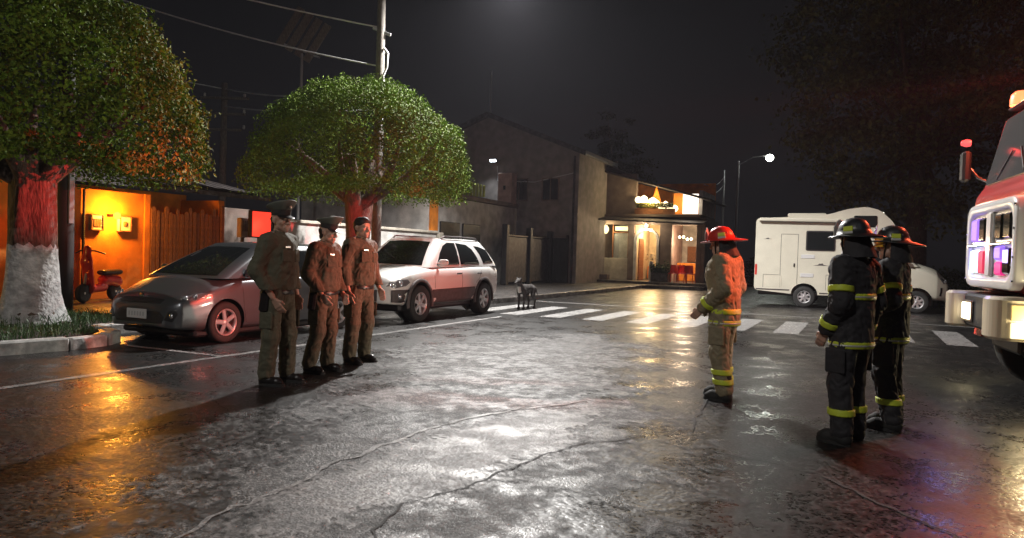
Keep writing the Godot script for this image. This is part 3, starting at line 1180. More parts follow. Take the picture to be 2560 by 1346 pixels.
func dress_officer(t: Node3D, J: Dictionary, hb: Basis, kind: String) -> void:
	var legs := legs_of(J, 0.008)
	part("trousers", wrinkle(nets(legs, 0.0135, 0.04), 0.008, 7.0, 8.0, 3 + int(J.shl.z * 900.0)), M.uniform, t)
	var coat := coat_of(J, 0.012, 1.0)
	# a short blouson: gathered waistband
	coat.append([Vector3(0, 1.05, 0.02), Vector3(0, 1.16, 0.02), 0.185, 0.19, Vector3(1, 1, 1.28)])
	var jk := part("jacket", wrinkle(nets(coat, 0.0135, 0.045, [[Vector3(0, 0.95, 0), Vector3.DOWN]]), 0.0075, 7.0, 8.0, 5 + int(J.head.z * 700.0)), M.uniform, t)
	belt(t, "waistband", [[Vector3(0, 0.93, 0), Vector3(0, 1.02, 0), 0.172, 0.172, Vector3(1, 1, 1.28)]], 0.975, 0.032, 0.014, M.uniform)
	part("collar", nets([[J.neck + Vector3(-0.03, -0.03, 0), J.neck + Vector3(0.03, -0.03, 0), 0.068, 0.068], [J.neck + Vector3(0, 0.02, -0.02), J.neck + Vector3(0, 0.02, -0.02), 0.07, 0.07]], 0.011, 0.03, [[J.neck + Vector3(0, 0.03, 0), Vector3(0, 1, 0.4).normalized()]]), M.dark_cloth, jk)
	for s in [-1.0, 1.0]:
		var b := MB.new()
		b.box(Vector3(s * 0.085, 1.29, 0.152), Vector3(0.11, 0.13, 0.02), 0.008, Basis(Vector3.UP, s * 0.28) * Basis(Vector3.RIGHT, -0.04))
		part("breast_pocket", b, M.uniform, jk)
		b = MB.new()
		b.box(J["shl" if s > 0 else "shr"] + Vector3(-s * 0.03, 0.085, 0.0), Vector3(0.11, 0.012, 0.05), 0.004, Basis(Vector3.FORWARD, s * 0.25))
		part("shoulder_strap", b, M.badge if s < 0 else M.uniform, jk)
	var name_ := MB.new()
	name_.box(Vector3(-0.085, 1.372, 0.165), Vector3(0.065, 0.018, 0.008), 0.003, Basis(Vector3.UP, -0.25))
	part("name_badge", name_, M.badge, jk)
	belt(t, "belt", [[Vector3(0, 0.88, 0), Vector3(0, 1.0, 0), 0.178, 0.172, Vector3(1, 1, 1.3)]], 0.925, 0.026, 0.014, M.leather)
	var hol := MB.new()
	hol.box(Vector3(-0.205, 0.83, -0.01), Vector3(0.05, 0.2, 0.1), 0.02, Basis(Vector3.RIGHT, 0.12))
	part("holster", hol, M.leather, t)
	for q in ["l", "r"]:
		var s := 1.0 if q == "l" else -1.0
		var b := MB.new()
		b.box(J["kn" + q] + Vector3(s * 0.085, 0.16, 0.0), Vector3(0.022, 0.17, 0.15), 0.01)
		part("cargo_pocket", b, M.uniform, t)
	boots(t, J, 0.12, 0.0, M.leather)
	if kind == "bare":
		var hair := nets([[J.head + hb * Vector3(0, 0.05, -0.035), J.head + hb * Vector3(0, 0.058, 0.02), 0.088, 0.082], [J.head + hb * Vector3(0, 0.0, -0.05), J.head + hb * Vector3(0, -0.05, -0.055), 0.07, 0.05]], 0.009, 0.03, [[J.head + hb * Vector3(0, 0.035, 0.055), hb * Vector3(0, -0.75, 0.66)]])
		part("hair", hair, M.hair, t)
	else:
		cap(t, J.head, hb)
		var hair := nets([[J.head + hb * Vector3(0, 0.0, -0.04), J.head + hb * Vector3(0, -0.05, -0.05), 0.084, 0.056]], 0.009, 0.03, [[J.head + hb * Vector3(0, -0.01, -0.02), hb * Vector3(0, 0.1, 1).normalized()]])
		part("hair", hair, M.hair, t)


func cap(t: Node3D, head: Vector3, hb: Basis) -> void:
	var o := head + hb * Vector3(0, 0.062, -0.005)
	var ring := func(r: float, y: float, rise: float, stretch: float) -> PackedVector3Array:
		var row := PackedVector3Array()
		for j in 28:
			var an := -TAU * j / 28
			row.append(o + hb * Vector3(cos(an) * r, y + rise * (sin(an) * 0.5 + 0.5), sin(an) * r * stretch))
		return row
	var b := MB.new()
	b.grid([ring.call(0.088, -0.012, 0.0, 1.12), ring.call(0.091, 0.012, 0.004, 1.12), ring.call(0.092, 0.034, 0.012, 1.12)], true)
	var c := part("cap", b, M.dark_cloth, t)
	b = MB.new()
	b.grid([ring.call(0.092, 0.034, 0.012, 1.12), ring.call(0.118, 0.046, 0.042, 1.14), ring.call(0.138, 0.056, 0.075, 1.14), ring.call(0.136, 0.064, 0.08, 1.13), ring.call(0.10, 0.068, 0.075, 1.12), ring.call(0.05, 0.076, 0.065, 1.1), ring.call(0.001, 0.086, 0.055, 1.0)], true)
	part("crown", b, M.cap_green, c)
	b = MB.new()
	var rows := []
	for k in 5:
		var row := PackedVector3Array()
		for j in 15:
			var an := PI * (0.12 + 0.76 * j / 14.0)
			var reach := 0.09 + (0.058 * sin((j / 14.0) * PI) ** 0.6) * k / 4.0
			row.append(o + hb * Vector3(-cos(an) * (0.09 + (reach - 0.09) * 0.55), -0.012 - 0.5 * (reach - 0.09), sin(an) * reach * 1.12))
		rows.append(row)
	for k in range(4, -1, -1):
		var row := PackedVector3Array()
		for p in rows[k]:
			row.append(p + hb * Vector3(0, -0.005, 0))
		rows.append(row)
	b.grid(rows)
	part("visor", b, M.leather, c)
	b = MB.new()
	b.lathe([Vector2(0.001, 0.004), Vector2(0.012, 0.003), Vector2(0.016, 0.0), Vector2(0.012, -0.002)], 12, Transform3D(hb * Basis(Vector3.RIGHT, PI / 2), o + hb * Vector3(0, 0.07, 0.142)))
	part("badge", b, M.badge, c)


func dress_fire(t: Node3D, J: Dictionary, hb: Basis, kind: String, pose: Dictionary) -> void:
	var cloth: Material = M.turnout_tan if kind == "fire_tan" else M.turnout_black
	var legs := legs_of(J, 0.014)
	part("trousers", wrinkle(nets(legs, 0.0135, 0.04), 0.010, 6.5, 8.0, 7), cloth, t)
	var coat := coat_of(J, 0.024, 0.84)
	var jk := part("coat", wrinkle(nets(coat, 0.0135, 0.05, [[Vector3(0, 0.76, 0), Vector3.DOWN]]), 0.010, 7.0, 9.0, 11), cloth, t)
	var torso := coat.slice(0, 2)
	for y in [[0.80, 0.03], [1.19, 0.028]]:
		if kind == "fire_tan" and y[0] > 1.0:
			continue
		var o := nets(torso, 0.0135, 0.05, [[Vector3(0, y[0], 0), Vector3.UP, y[1]]], 0.014)
		part("reflective_band", o, M.lime_band, jk)
		part("band_centre", nets(torso, 0.0105, 0.05, [[Vector3(0, y[0], 0), Vector3.UP, 0.011]], 0.0175), M.silver_band, jk)
	if kind == "fire_tan":
		part("reflective_band", nets(torso, 0.0135, 0.05, [[Vector3(0, 0.92, 0), Vector3.UP, 0.03]], 0.014), M.lime_band, jk)
	for q in ["l", "r"]:
		var a := arm_of(J, q, 0.024)
		var d: Vector3 = (J["wr" + q] - J["el" + q]).normalized()
		var up: Vector3 = (J["el" + q] - J["sh" + q]).normalized()
		part("cuff_band", nets([a[1]], 0.0115, 0.03, [[J["el" + q].lerp(J["wr" + q], 0.74), d, 0.026]], 0.014), M.lime_band, jk)
		if kind != "fire_tan":
			part("sleeve_band", nets([a[0]], 0.0115, 0.03, [[J["sh" + q].lerp(J["el" + q], 0.62), up, 0.026]], 0.014), M.lime_band, jk)
		var y0: float = 0.26 if kind != "fire_tan" else 0.30
		for w in ([y0] if kind != "fire_tan" else [0.20, 0.30]):
			part("ankle_band", nets([[J["kn" + q], J["an" + q] + Vector3(0, 0.03, 0), 0.092, 0.09]], 0.0115, 0.03, [[Vector3(0, w, 0), Vector3.UP, 0.028]], 0.014), M.lime_band, t)
		var b := MB.new()
		b.box(J["kn" + q].lerp(J["th" + q], 0.45) + Vector3(0.10 if q == "l" else -0.10, 0, 0), Vector3(0.03, 0.2, 0.17), 0.012, Basis(Vector3.FORWARD, 0.03))
		part("cargo_pocket", b, cloth, t)
		b = MB.new()
		b.box(Vector3(0.115 if q == "l" else -0.115, 0.93, 0.165), Vector3(0.14, 0.15, 0.03), 0.012, Basis(Vector3.UP, 0.3 if q == "l" else -0.3))
		part("coat_pocket", b, cloth, jk)
	part("collar", nets([[J.neck + Vector3(-0.02, -0.03, 0), J.neck + Vector3(0.02, -0.03, 0), 0.085, 0.085], [J.neck + Vector3(0, 0.03, -0.015), J.neck + Vector3(0, 0.03, -0.015), 0.08, 0.08]], 0.012, 0.03, [[J.neck + Vector3(0, 0.05, 0), Vector3(0, 1, 0.35).normalized()]]), cloth, jk)
	boots(t, J, 0.16, 0.012, M.rubber)
	helmet(t, J.head, hb, kind)


func helmet(t: Node3D, head: Vector3, hb: Basis, kind: String) -> void:
	var m: Material = M.helmet_red if kind == "fire_tan" else M.helmet_black
	var o := head + hb * Vector3(0, 0.045, -0.01)
	var ring := func(r: float, y: float, out: float) -> PackedVector3Array:
		var row := PackedVector3Array()
		for j in 32:
			var an := -TAU * j / 32
			var back := maxf(0.0, -sin(an))
			var front := maxf(0.0, sin(an))
			var rr := r + out * (0.045 + 0.075 * back * back + 0.03 * front * front)
			row.append(o + hb * Vector3(cos(an) * rr, y - out * 0.028 * back + out * 0.008 * front, sin(an) * rr * 1.16))
		return row
	var b := MB.new()
	b.grid([ring.call(0.108, -0.008, 0.0), ring.call(0.112, -0.016, 1.0), ring.call(0.113, -0.006, 1.0), ring.call(0.116, 0.006, 0.1), ring.call(0.114, 0.045, 0.0), ring.call(0.102, 0.085, 0.0), ring.call(0.078, 0.118, 0.0), ring.call(0.04, 0.136, 0.0), ring.call(0.001, 0.14, 0.0)], true)
	var h := part("helmet", b, m, t)
	for k in 4:
		b = MB.new()
		var pts := []
		for j in 9:
			var a := PI * j / 8.0
			var q := Basis(Vector3.UP, PI * k / 4.0) * Vector3(cos(a) * 0.116, 0.0, 0)
			pts.append(o + hb * Vector3(q.x, 0.008 + sin(a) * 0.134, q.z * 1.16))
		b.tube(pts, [0.005], 6)
		part("ridge", b, m, h)
	b = MB.new()
	b.prism(PackedVector2Array([Vector2(-0.05, -0.045), Vector2(0.05, -0.045), Vector2(0.06, 0.02), Vector2(0.03, 0.075), Vector2(0, 0.09), Vector2(-0.03, 0.075), Vector2(-0.06, 0.02)]), 0.008, Transform3D(hb * Basis(Vector3.RIGHT, -0.2), o + hb * Vector3(0, 0.06, 0.148)), 0.002)
	part("front_shield", b, M.silver_band, h)
	for s in [-1.0, 1.0]:
		b = MB.new()
		b.box(o + hb * Vector3(s * 0.112, 0.045, -0.04), Vector3(0.012, 0.04, 0.075), 0.004, hb * Basis(Vector3.UP, s * 0.3) * Basis(Vector3.FORWARD, s * -0.18))
		part("reflective_patch", b, M.lime_band, h)
		b = MB.new()
		b.box(o + hb * Vector3(s * 0.117, 0.014, -0.04), Vector3(0.012, 0.022, 0.08), 0.004, hb * Basis(Vector3.UP, s * 0.3))
		part("name_strip", b, M.silver_band, h)
	# neck curtain and chin strap
	b = MB.new()
	var rows := []
	for k in 5:
		var row := PackedVector3Array()
		for j in 19:
			var an := PI * (1.0 + j / 18.0) + 0.0
			var r := 0.104 + 0.012 * k + 0.006 * sin(j * 1.9 + k)
			row.append(o + hb * Vector3(cos(an) * r, -0.01 - 0.045 * k, sin(an) * r * 1.12))
		rows.append(row)
	for k in range(4, -1, -1):
		var row := PackedVector3Array()
		for p in rows[k]:
			row.append(p + (o - p) * 0.05)
		rows.append(row)
	b.grid(rows)
	part("neck_curtain", b, M.turnout_black, h)
	b = MB.new()
	var strap := []
	for j in 11:
		var an := PI * j / 10.0
		strap.append(head + hb * Vector3(cos(an) * 0.088, 0.03 - sin(an) * 0.15, 0.03 + sin(an) * 0.025))
	b.tube(strap, [0.008], 6)
	part("chin_strap", b, M.leather, h)
	if kind == "fire_visor":
		b = MB.new()
		rows = []
		for k in 3:
			var row := PackedVector3Array()
			for j in 13:
				var an := PI * (0.14 + 0.72 * j / 12.0)
				row.append(o + hb * Vector3(cos(an) * 0.122, 0.035 - 0.045 * k, sin(an) * 0.15))
			rows.append(row)
		for k in range(2, -1, -1):
			var row := PackedVector3Array()
			for p in rows[k]:
				row.append(p + (o - p) * 0.04)
			rows.append(row)
		b.grid(rows)
		part("visor", b, M.amber_visor, h)


func dog() -> void:
	var t := thing("dog", "dark dog with pale chest standing on the zebra crossing behind the white four wheel drive", "dog", Vector3(-7.85, 0, -17.6), -0.05)
	var b := [
		[Vector3(0, 0.53, 0.28), Vector3(0, 0.52, 0.05), 0.13, 0.125, Vector3(1.15, 1, 1)],
		[Vector3(0, 0.53, 0.05), Vector3(0, 0.55, -0.28), 0.115, 0.095, Vector3(1.15, 1, 1)],
		[Vector3(0, 0.57, 0.32), Vector3(0, 0.70, 0.43), 0.085, 0.065],
		[Vector3(0, 0.735, 0.45), Vector3(0, 0.73, 0.5), 0.07, 0.06],
		[Vector3(0, 0.71, 0.52), Vector3(0, 0.69, 0.63), 0.042, 0.03],
		[Vector3(0, 0.58, -0.35), Vector3(0.03, 0.5, -0.5), 0.026, 0.022],
		[Vector3(0.03, 0.5, -0.5), Vector3(0.05, 0.36, -0.58), 0.022, 0.012]]
	for s in [-1.0, 1.0]:
		b.append([Vector3(s * 0.045, 0.79, 0.43), Vector3(s * 0.065, 0.84, 0.42), 0.026, 0.01])
		b.append([Vector3(s * 0.08, 0.5, 0.28), Vector3(s * 0.085, 0.3, 0.25 + s * 0.02), 0.055, 0.034])
		b.append([Vector3(s * 0.085, 0.3, 0.25 + s * 0.02), Vector3(s * 0.085, 0.04, 0.27 + s * 0.03), 0.03, 0.024])
		b.append([Vector3(s * 0.085, 0.032, 0.27 + s * 0.03), Vector3(s * 0.085, 0.03, 0.32 + s * 0.03), 0.032, 0.026])
		b.append([Vector3(s * 0.075, 0.52, -0.26), Vector3(s * 0.09, 0.35, -0.2), 0.085, 0.055])
		b.append([Vector3(s * 0.09, 0.35, -0.2), Vector3(s * 0.09, 0.22, -0.34), 0.045, 0.028])
		b.append([Vector3(s * 0.09, 0.22, -0.34), Vector3(s * 0.09, 0.04, -0.32), 0.026, 0.023])
		b.append([Vector3(s * 0.09, 0.032, -0.31), Vector3(s * 0.09, 0.03, -0.26), 0.031, 0.026])
	part("body", nets(b, 0.014, 0.04), M.fur, t)
	part("chest_patch", nets([[Vector3(0, 0.6, 0.38), Vector3(0, 0.48, 0.37), 0.06, 0.055]], 0.014, 0.03), M.fur_white, t)


# ---- vehicles: they point to +z ----
func wheel(parent: Node3D, at: Vector3, r: float, width: float, rim_r: float, spokes: int, side: float) -> void:
	var w := Node3D.new()
	w.name = "wheel"
	parent.add_child(w, true)
	w.position = at
	var x := Transform3D(Basis(Vector3.FORWARD, side * PI / 2), Vector3.ZERO)   # +y of the lathe points outwards
	var h := width * 0.5
	var b := MB.new()
	b.lathe([Vector2(rim_r, -h * 0.8), Vector2(rim_r + 0.02, -h), Vector2(r - 0.03, -h), Vector2(r - 0.006, -h * 0.75), Vector2(r, -h * 0.4), Vector2(r, h * 0.4), Vector2(r - 0.006, h * 0.75), Vector2(r - 0.03, h), Vector2(rim_r + 0.02, h), Vector2(rim_r, h * 0.85)], 32, x, false)
	part("tyre", b, M.rubber, w)
	b = MB.new()
	b.lathe([Vector2(rim_r, -h * 0.8), Vector2(rim_r, h * 0.86), Vector2(rim_r - 0.012, h * 0.9), Vector2(rim_r - 0.03, h * 0.7), Vector2(rim_r - 0.035, -h * 0.2)], 32, x, false)
	for k in spokes:
		var an := TAU * k / spokes + 0.2
		var d := Vector3(0, cos(an), sin(an))
		var e := Vector3(0, -sin(an), cos(an))
		var turn := Basis(Vector3.RIGHT, d, Vector3.RIGHT.cross(d))
		b.box(Vector3(side * h * 0.62, 0, 0) + d * rim_r * 0.52, Vector3(0.03, rim_r * 0.95, rim_r * 0.34), 0.012, turn)
	b.lathe([Vector2(0.001, h * 0.84), Vector2(0.03, h * 0.82), Vector2(0.05, h * 0.72), Vector2(0.055, h * 0.4)], 16, x, false)
	part("rim", b, M.alloy, w)
	b = MB.new()
	b.lathe([Vector2(0.001, h * 0.1), Vector2(rim_r - 0.03, h * 0.1)], 24, x, false)
	part("brake_disc", b, M.black_plastic, w)


func curve(keys: Array, t: float, col: int) -> float:
	for k in keys.size() - 1:
		if t <= keys[k + 1][0]:
			var a: Array = keys[maxi(k - 1, 0)]
			var b: Array = keys[k]
			var c: Array = keys[k + 1]
			var d: Array = keys[mini(k + 2, keys.size() - 1)]
			var u: float = clampf((t - b[0]) / maxf(c[0] - b[0], 1e-6), 0, 1)
			var m0: float = (c[col] - a[col]) / maxf(c[0] - a[0], 1e-6) * (c[0] - b[0])
			var m1: float = (d[col] - b[col]) / maxf(d[0] - b[0], 1e-6) * (c[0] - b[0])
			var u2 := u * u
			var u3 := u2 * u
			return (2 * u3 - 3 * u2 + 1) * b[col] + (u3 - 2 * u2 + u) * m0 + (-2 * u3 + 3 * u2) * c[col] + (u3 - u2) * m1
	return keys[-1][col]


# keys: [z, half width, bottom, shoulder, top]; arches: [z, y, radius]
func hull(keys: Array, arches: Array, steps := 92) -> MB:
	var zs := []
	for k in steps + 1:
		var t := float(k) / steps
		zs.append(lerpf(keys[0][0], keys[-1][0], 0.5 - 0.5 * cos(t * PI) if t < 0.12 or t > 0.88 else t))
	zs.sort()
	var rows := []
	for z in zs:
		var w: float = curve(keys, z, 1)
		var yb: float = curve(keys, z, 2)
		var ys: float = curve(keys, z, 3)
		var yt: float = maxf(curve(keys, z, 4), ys)
		var half := PackedVector3Array()
		var up := ys - yb
		half.append(Vector3(0, yb + 0.02, z))
		half.append(Vector3(w * 0.7, yb + 0.005, z))
		for q in [[0.90, 0.0], [0.955, 0.05], [0.975, 0.12], [0.984, 0.2], [0.991, 0.28], [0.997, 0.36], [1.0, 0.44], [1.0, 0.52], [1.0, 0.6], [0.998, 0.68], [0.992, 0.76], [0.984, 0.84], [0.965, 0.92], [0.94, 0.97], [0.90, 1.0]]:
			half.append(Vector3(w * q[0], yb + up * q[1], z))
		for q in [[0.80, 0.35], [0.65, 0.62], [0.45, 0.83], [0.22, 0.96], [0.0, 1.0]]:
			half.append(Vector3(w * q[0], ys + (yt - ys) * q[1] + 0.012 * q[1], z))
		var row := half.duplicate()
		for k in range(half.size() - 2, 0, -1):
			row.append(Vector3(-half[k].x, half[k].y, half[k].z))
		rows.append(row)
	# wheel arches: drop what lies inside, pull the border onto the circle
	var nc: int = rows[0].size()
	var nr: int = rows.size()
	var ins := PackedInt32Array()
	ins.resize(nr * nc)
	for r in nr:
		for c in nc:
			var p: Vector3 = rows[r][c]
			ins[r * nc + c] = -1
			for a in arches.size():
				var w: float = curve(keys, p.z, 1)
				if absf(p.x) > w * 0.68 and Vector2(p.z - arches[a][0], p.y - arches[a][1]).length() < arches[a][2]:
					ins[r * nc + c] = a
	var keep := []
	for r in nr - 1:
		for c in nc:
			var c2 := (c + 1) % nc
			var ids := [r * nc + c, r * nc + c2, (r + 1) * nc + c2, (r + 1) * nc + c]
			var cnt := 0
			for q in ids:
				if ins[q] >= 0:
					cnt += 1
			if cnt < 4:
				keep.append([r, c])
				if cnt > 0:
					for q in ids:
						if ins[q] >= 0:
							ins[q] += 100 if ins[q] < 100 else 0
	for r in nr:
		for c in nc:
			var a := ins[r * nc + c]
			if a >= 100:
				var p: Vector3 = rows[r][c]
				var ar: Array = arches[a - 100]
				var d := Vector2(p.z - ar[0], p.y - ar[1])
				d = d.normalized() * ar[2] if d.length() > 0.02 else Vector2(0, ar[2])
				rows[r][c] = Vector3(p.x, ar[1] + d.y, ar[0] + d.x)
	var full := MB.new()
	full.grid(rows, true)
	var out := MB.new()
	out.v = full.v
	out.n = full.n
	out.c = full.c
	for rc in keep:
		var r: int = rc[0]
		var c: int = rc[1]
		var c2 := (c + 1) % nc
		var a := r * nc + c
		var b := r * nc + c2
		var d := (r + 1) * nc + c2
		var e := (r + 1) * nc + c
		for j in [a, d, b, a, e, d]:
			out.i.append(j)
	var cap0: PackedVector3Array = rows[0].duplicate()
	cap0.reverse()
	out.fan(cap0)
	out.fan(rows[-1])
	return out


# the glasshouse: rounded rings from belt to roof
func cabin(belt0: float, belt1: float, roof: float, f0: float, f1: float, r0: float, r1: float, w0: float, w1: float, corner: float) -> MB:
	var rows := []
	var ring := func(y_of: Callable, zf: float, zr: float, w: float, rad: float, bow: float) -> PackedVector3Array:
		var row := PackedVector3Array()
		var corners := [[w - rad, zf - rad, 0.0], [-(w - rad), zf - rad, PI / 2], [-(w - rad), zr + rad, PI], [w - rad, zr + rad, PI * 1.5]]
		for k in 4:
			var c: Array = corners[k]
			for j in 6:
				var an: float = c[2] + PI / 2 * j / 5.0
				row.append(Vector3(c[0] + cos(an) * rad, 0, c[1] + sin(an) * rad))
			var d: Array = corners[(k + 1) % 4]
			var a1 := Vector3(c[0] + cos(c[2] + PI / 2) * rad, 0, c[1] + sin(c[2] + PI / 2) * rad)
			var a2 := Vector3(d[0] + cos(d[2]) * rad, 0, d[1] + sin(d[2]) * rad)
			for j in range(1, 10):
				row.append(a1.lerp(a2, j / 10.0))
		for k in row.size():
			var p := row[k]
			var front: float = smoothstep(zf - rad - 0.02, zf, p.z)
			var back: float = smoothstep(zr + rad + 0.02, zr, p.z)
			p.z += bow * (1.0 - (p.x / w) * (p.x / w)) * (front - back * 0.6)
			p.y = y_of.call(p.z)
			row[k] = p
		return row
	for k in 9:
		var t := k / 8.0
		var y_of := func(z: float) -> float:
			return lerpf(lerpf(belt1, belt0, clampf((z - r0) / (f0 - r0), 0, 1)), roof, t)
		var bulge := 0.03 * sin(t * PI)
		rows.append(ring.call(y_of, lerpf(f0, f1, t) + bulge, lerpf(r0, r1, t) - bulge, lerpf(w0, w1, t) + bulge * 0.8, corner, 0.10))
	for q in [[0.05, 0.028], [0.14, 0.046], [0.28, 0.06], [0.45, 0.066]]:
		var y_of := func(_z: float) -> float:
			return roof + q[1]
		rows.append(ring.call(y_of, f1 - q[0], r1 + q[0], w1 - q[0] * 0.95, corner * 0.6, 0.10 * (1.0 - q[0])))
	var b := MB.new()
	b.grid(rows, true)
	b.fan(rows[-1])
	return b


func mirror_x(pts: Array) -> Array:
	var out := []
	for p in pts:
		out.append(Vector3(-p.x, p.y, p.z))
	return out


# points near the surface, drawn back along dir
func slant(pts: Array, z: float, dir: Vector3) -> Array:
	var out := []
	for p in pts:
		out.append(Vector3(p[0], p[1], z) - dir * 1.2)
	return out


func side_poly(zy: Array, x: float) -> Array:
	var out := []
	for p in zy:
		out.append(Vector3(x, p[1], p[0]))
	return out


func front_poly(xy: Array, z: float) -> Array:
	var out := []
	for p in xy:
		out.append(Vector3(p[0], p[1], z))
	return out


func add_panel(called: String, src: MB, outline: Array, dir: Vector3, m: Material, parent: Node, lift := 0.006, label := "") -> MeshInstance3D:
	var o := part(called, drape(src, outline, dir, lift), m, parent)
	if label:
		o.set_meta("label", label)
	return o


func arch_liner(parent: Node, arches: Array, w: float, m: Material, lip: float, lip_m: Material) -> void:
	for a in arches:
		for s in [-1.0, 1.0]:
			var b := MB.new()
			var rows := []
			for x in [w - 0.36, w - 0.03]:
				var row := PackedVector3Array()
				for k in 19:
					var an := PI * (-0.1 + 1.2 * k / 18.0)
					row.append(Vector3(s * x, a[1] + sin(an) * (a[2] + 0.004), a[0] + cos(an) * (a[2] + 0.004)))
				rows.append(row)
			b.grid(rows)
			var back := PackedVector3Array()
			for p in rows[0]:
				back.append(p)
			b.fan(back)
			part("wheel_well", b, m, parent)
			if lip > 0.0:
				b = MB.new()
				rows = []
				for q in [[0.0, -0.05], [lip, -0.02], [lip + 0.006, 0.012], [0.0, 0.026], [-0.004, 0.0], [0.0, -0.05]]:
					var row := PackedVector3Array()
					for k in 19:
						var an := PI * (-0.06 + 1.12 * k / 18.0)
						var rr: float = a[2] - 0.008 + q[0]
						row.append(Vector3(s * (w + q[1]), a[1] + sin(an) * rr, a[0] + cos(an) * rr))
					rows.append(row)
				b.grid(rows)
				part("arch_lip", b, lip_m, parent)


func door_mirror(parent: Node, at: Vector3, s: float, m: Material) -> void:
	var b := nets([[at + Vector3(s * 0.06, 0.02, 0.0), at + Vector3(s * 0.16, 0.03, -0.01), 0.075, 0.068, Vector3(1, 1, 1.5)], [at, at + Vector3(s * 0.06, 0, 0), 0.03, 0.03]], 0.018, 0.03)
	var o := part("door_mirror", b, m, parent)
	b = MB.new()
	b.box(at + Vector3(s * 0.115, 0.025, -0.055), Vector3(0.15, 0.1, 0.012), 0.01)
	part("mirror_glass", b, M.car_glass, o)


func headlamp(parent: Node, src: MB, outline: Array, dir: Vector3, bowls: Array) -> void:
	var o := add_panel("headlight", src, outline, dir, M.lamp_cover, parent, 0.004)
	for w in bowls:
		var got: Variant = src.hit(w[0], dir)
		if got == null:
			continue
		var b := MB.new()
		var x := Transform3D(Basis(Quaternion(Vector3.UP, -dir)), got - dir * 0.012)
		b.lathe([Vector2(0.001, 0.004), Vector2(w[1] * 0.35, 0.006), Vector2(w[1] * 0.5, -0.004), Vector2(w[1] * 0.8, 0.004), Vector2(w[1], 0.012), Vector2(w[1] * 1.08, 0.006), Vector2(w[1] * 1.1, -0.01)], 18, x, false)
		part("reflector", b, M.reflector, o)


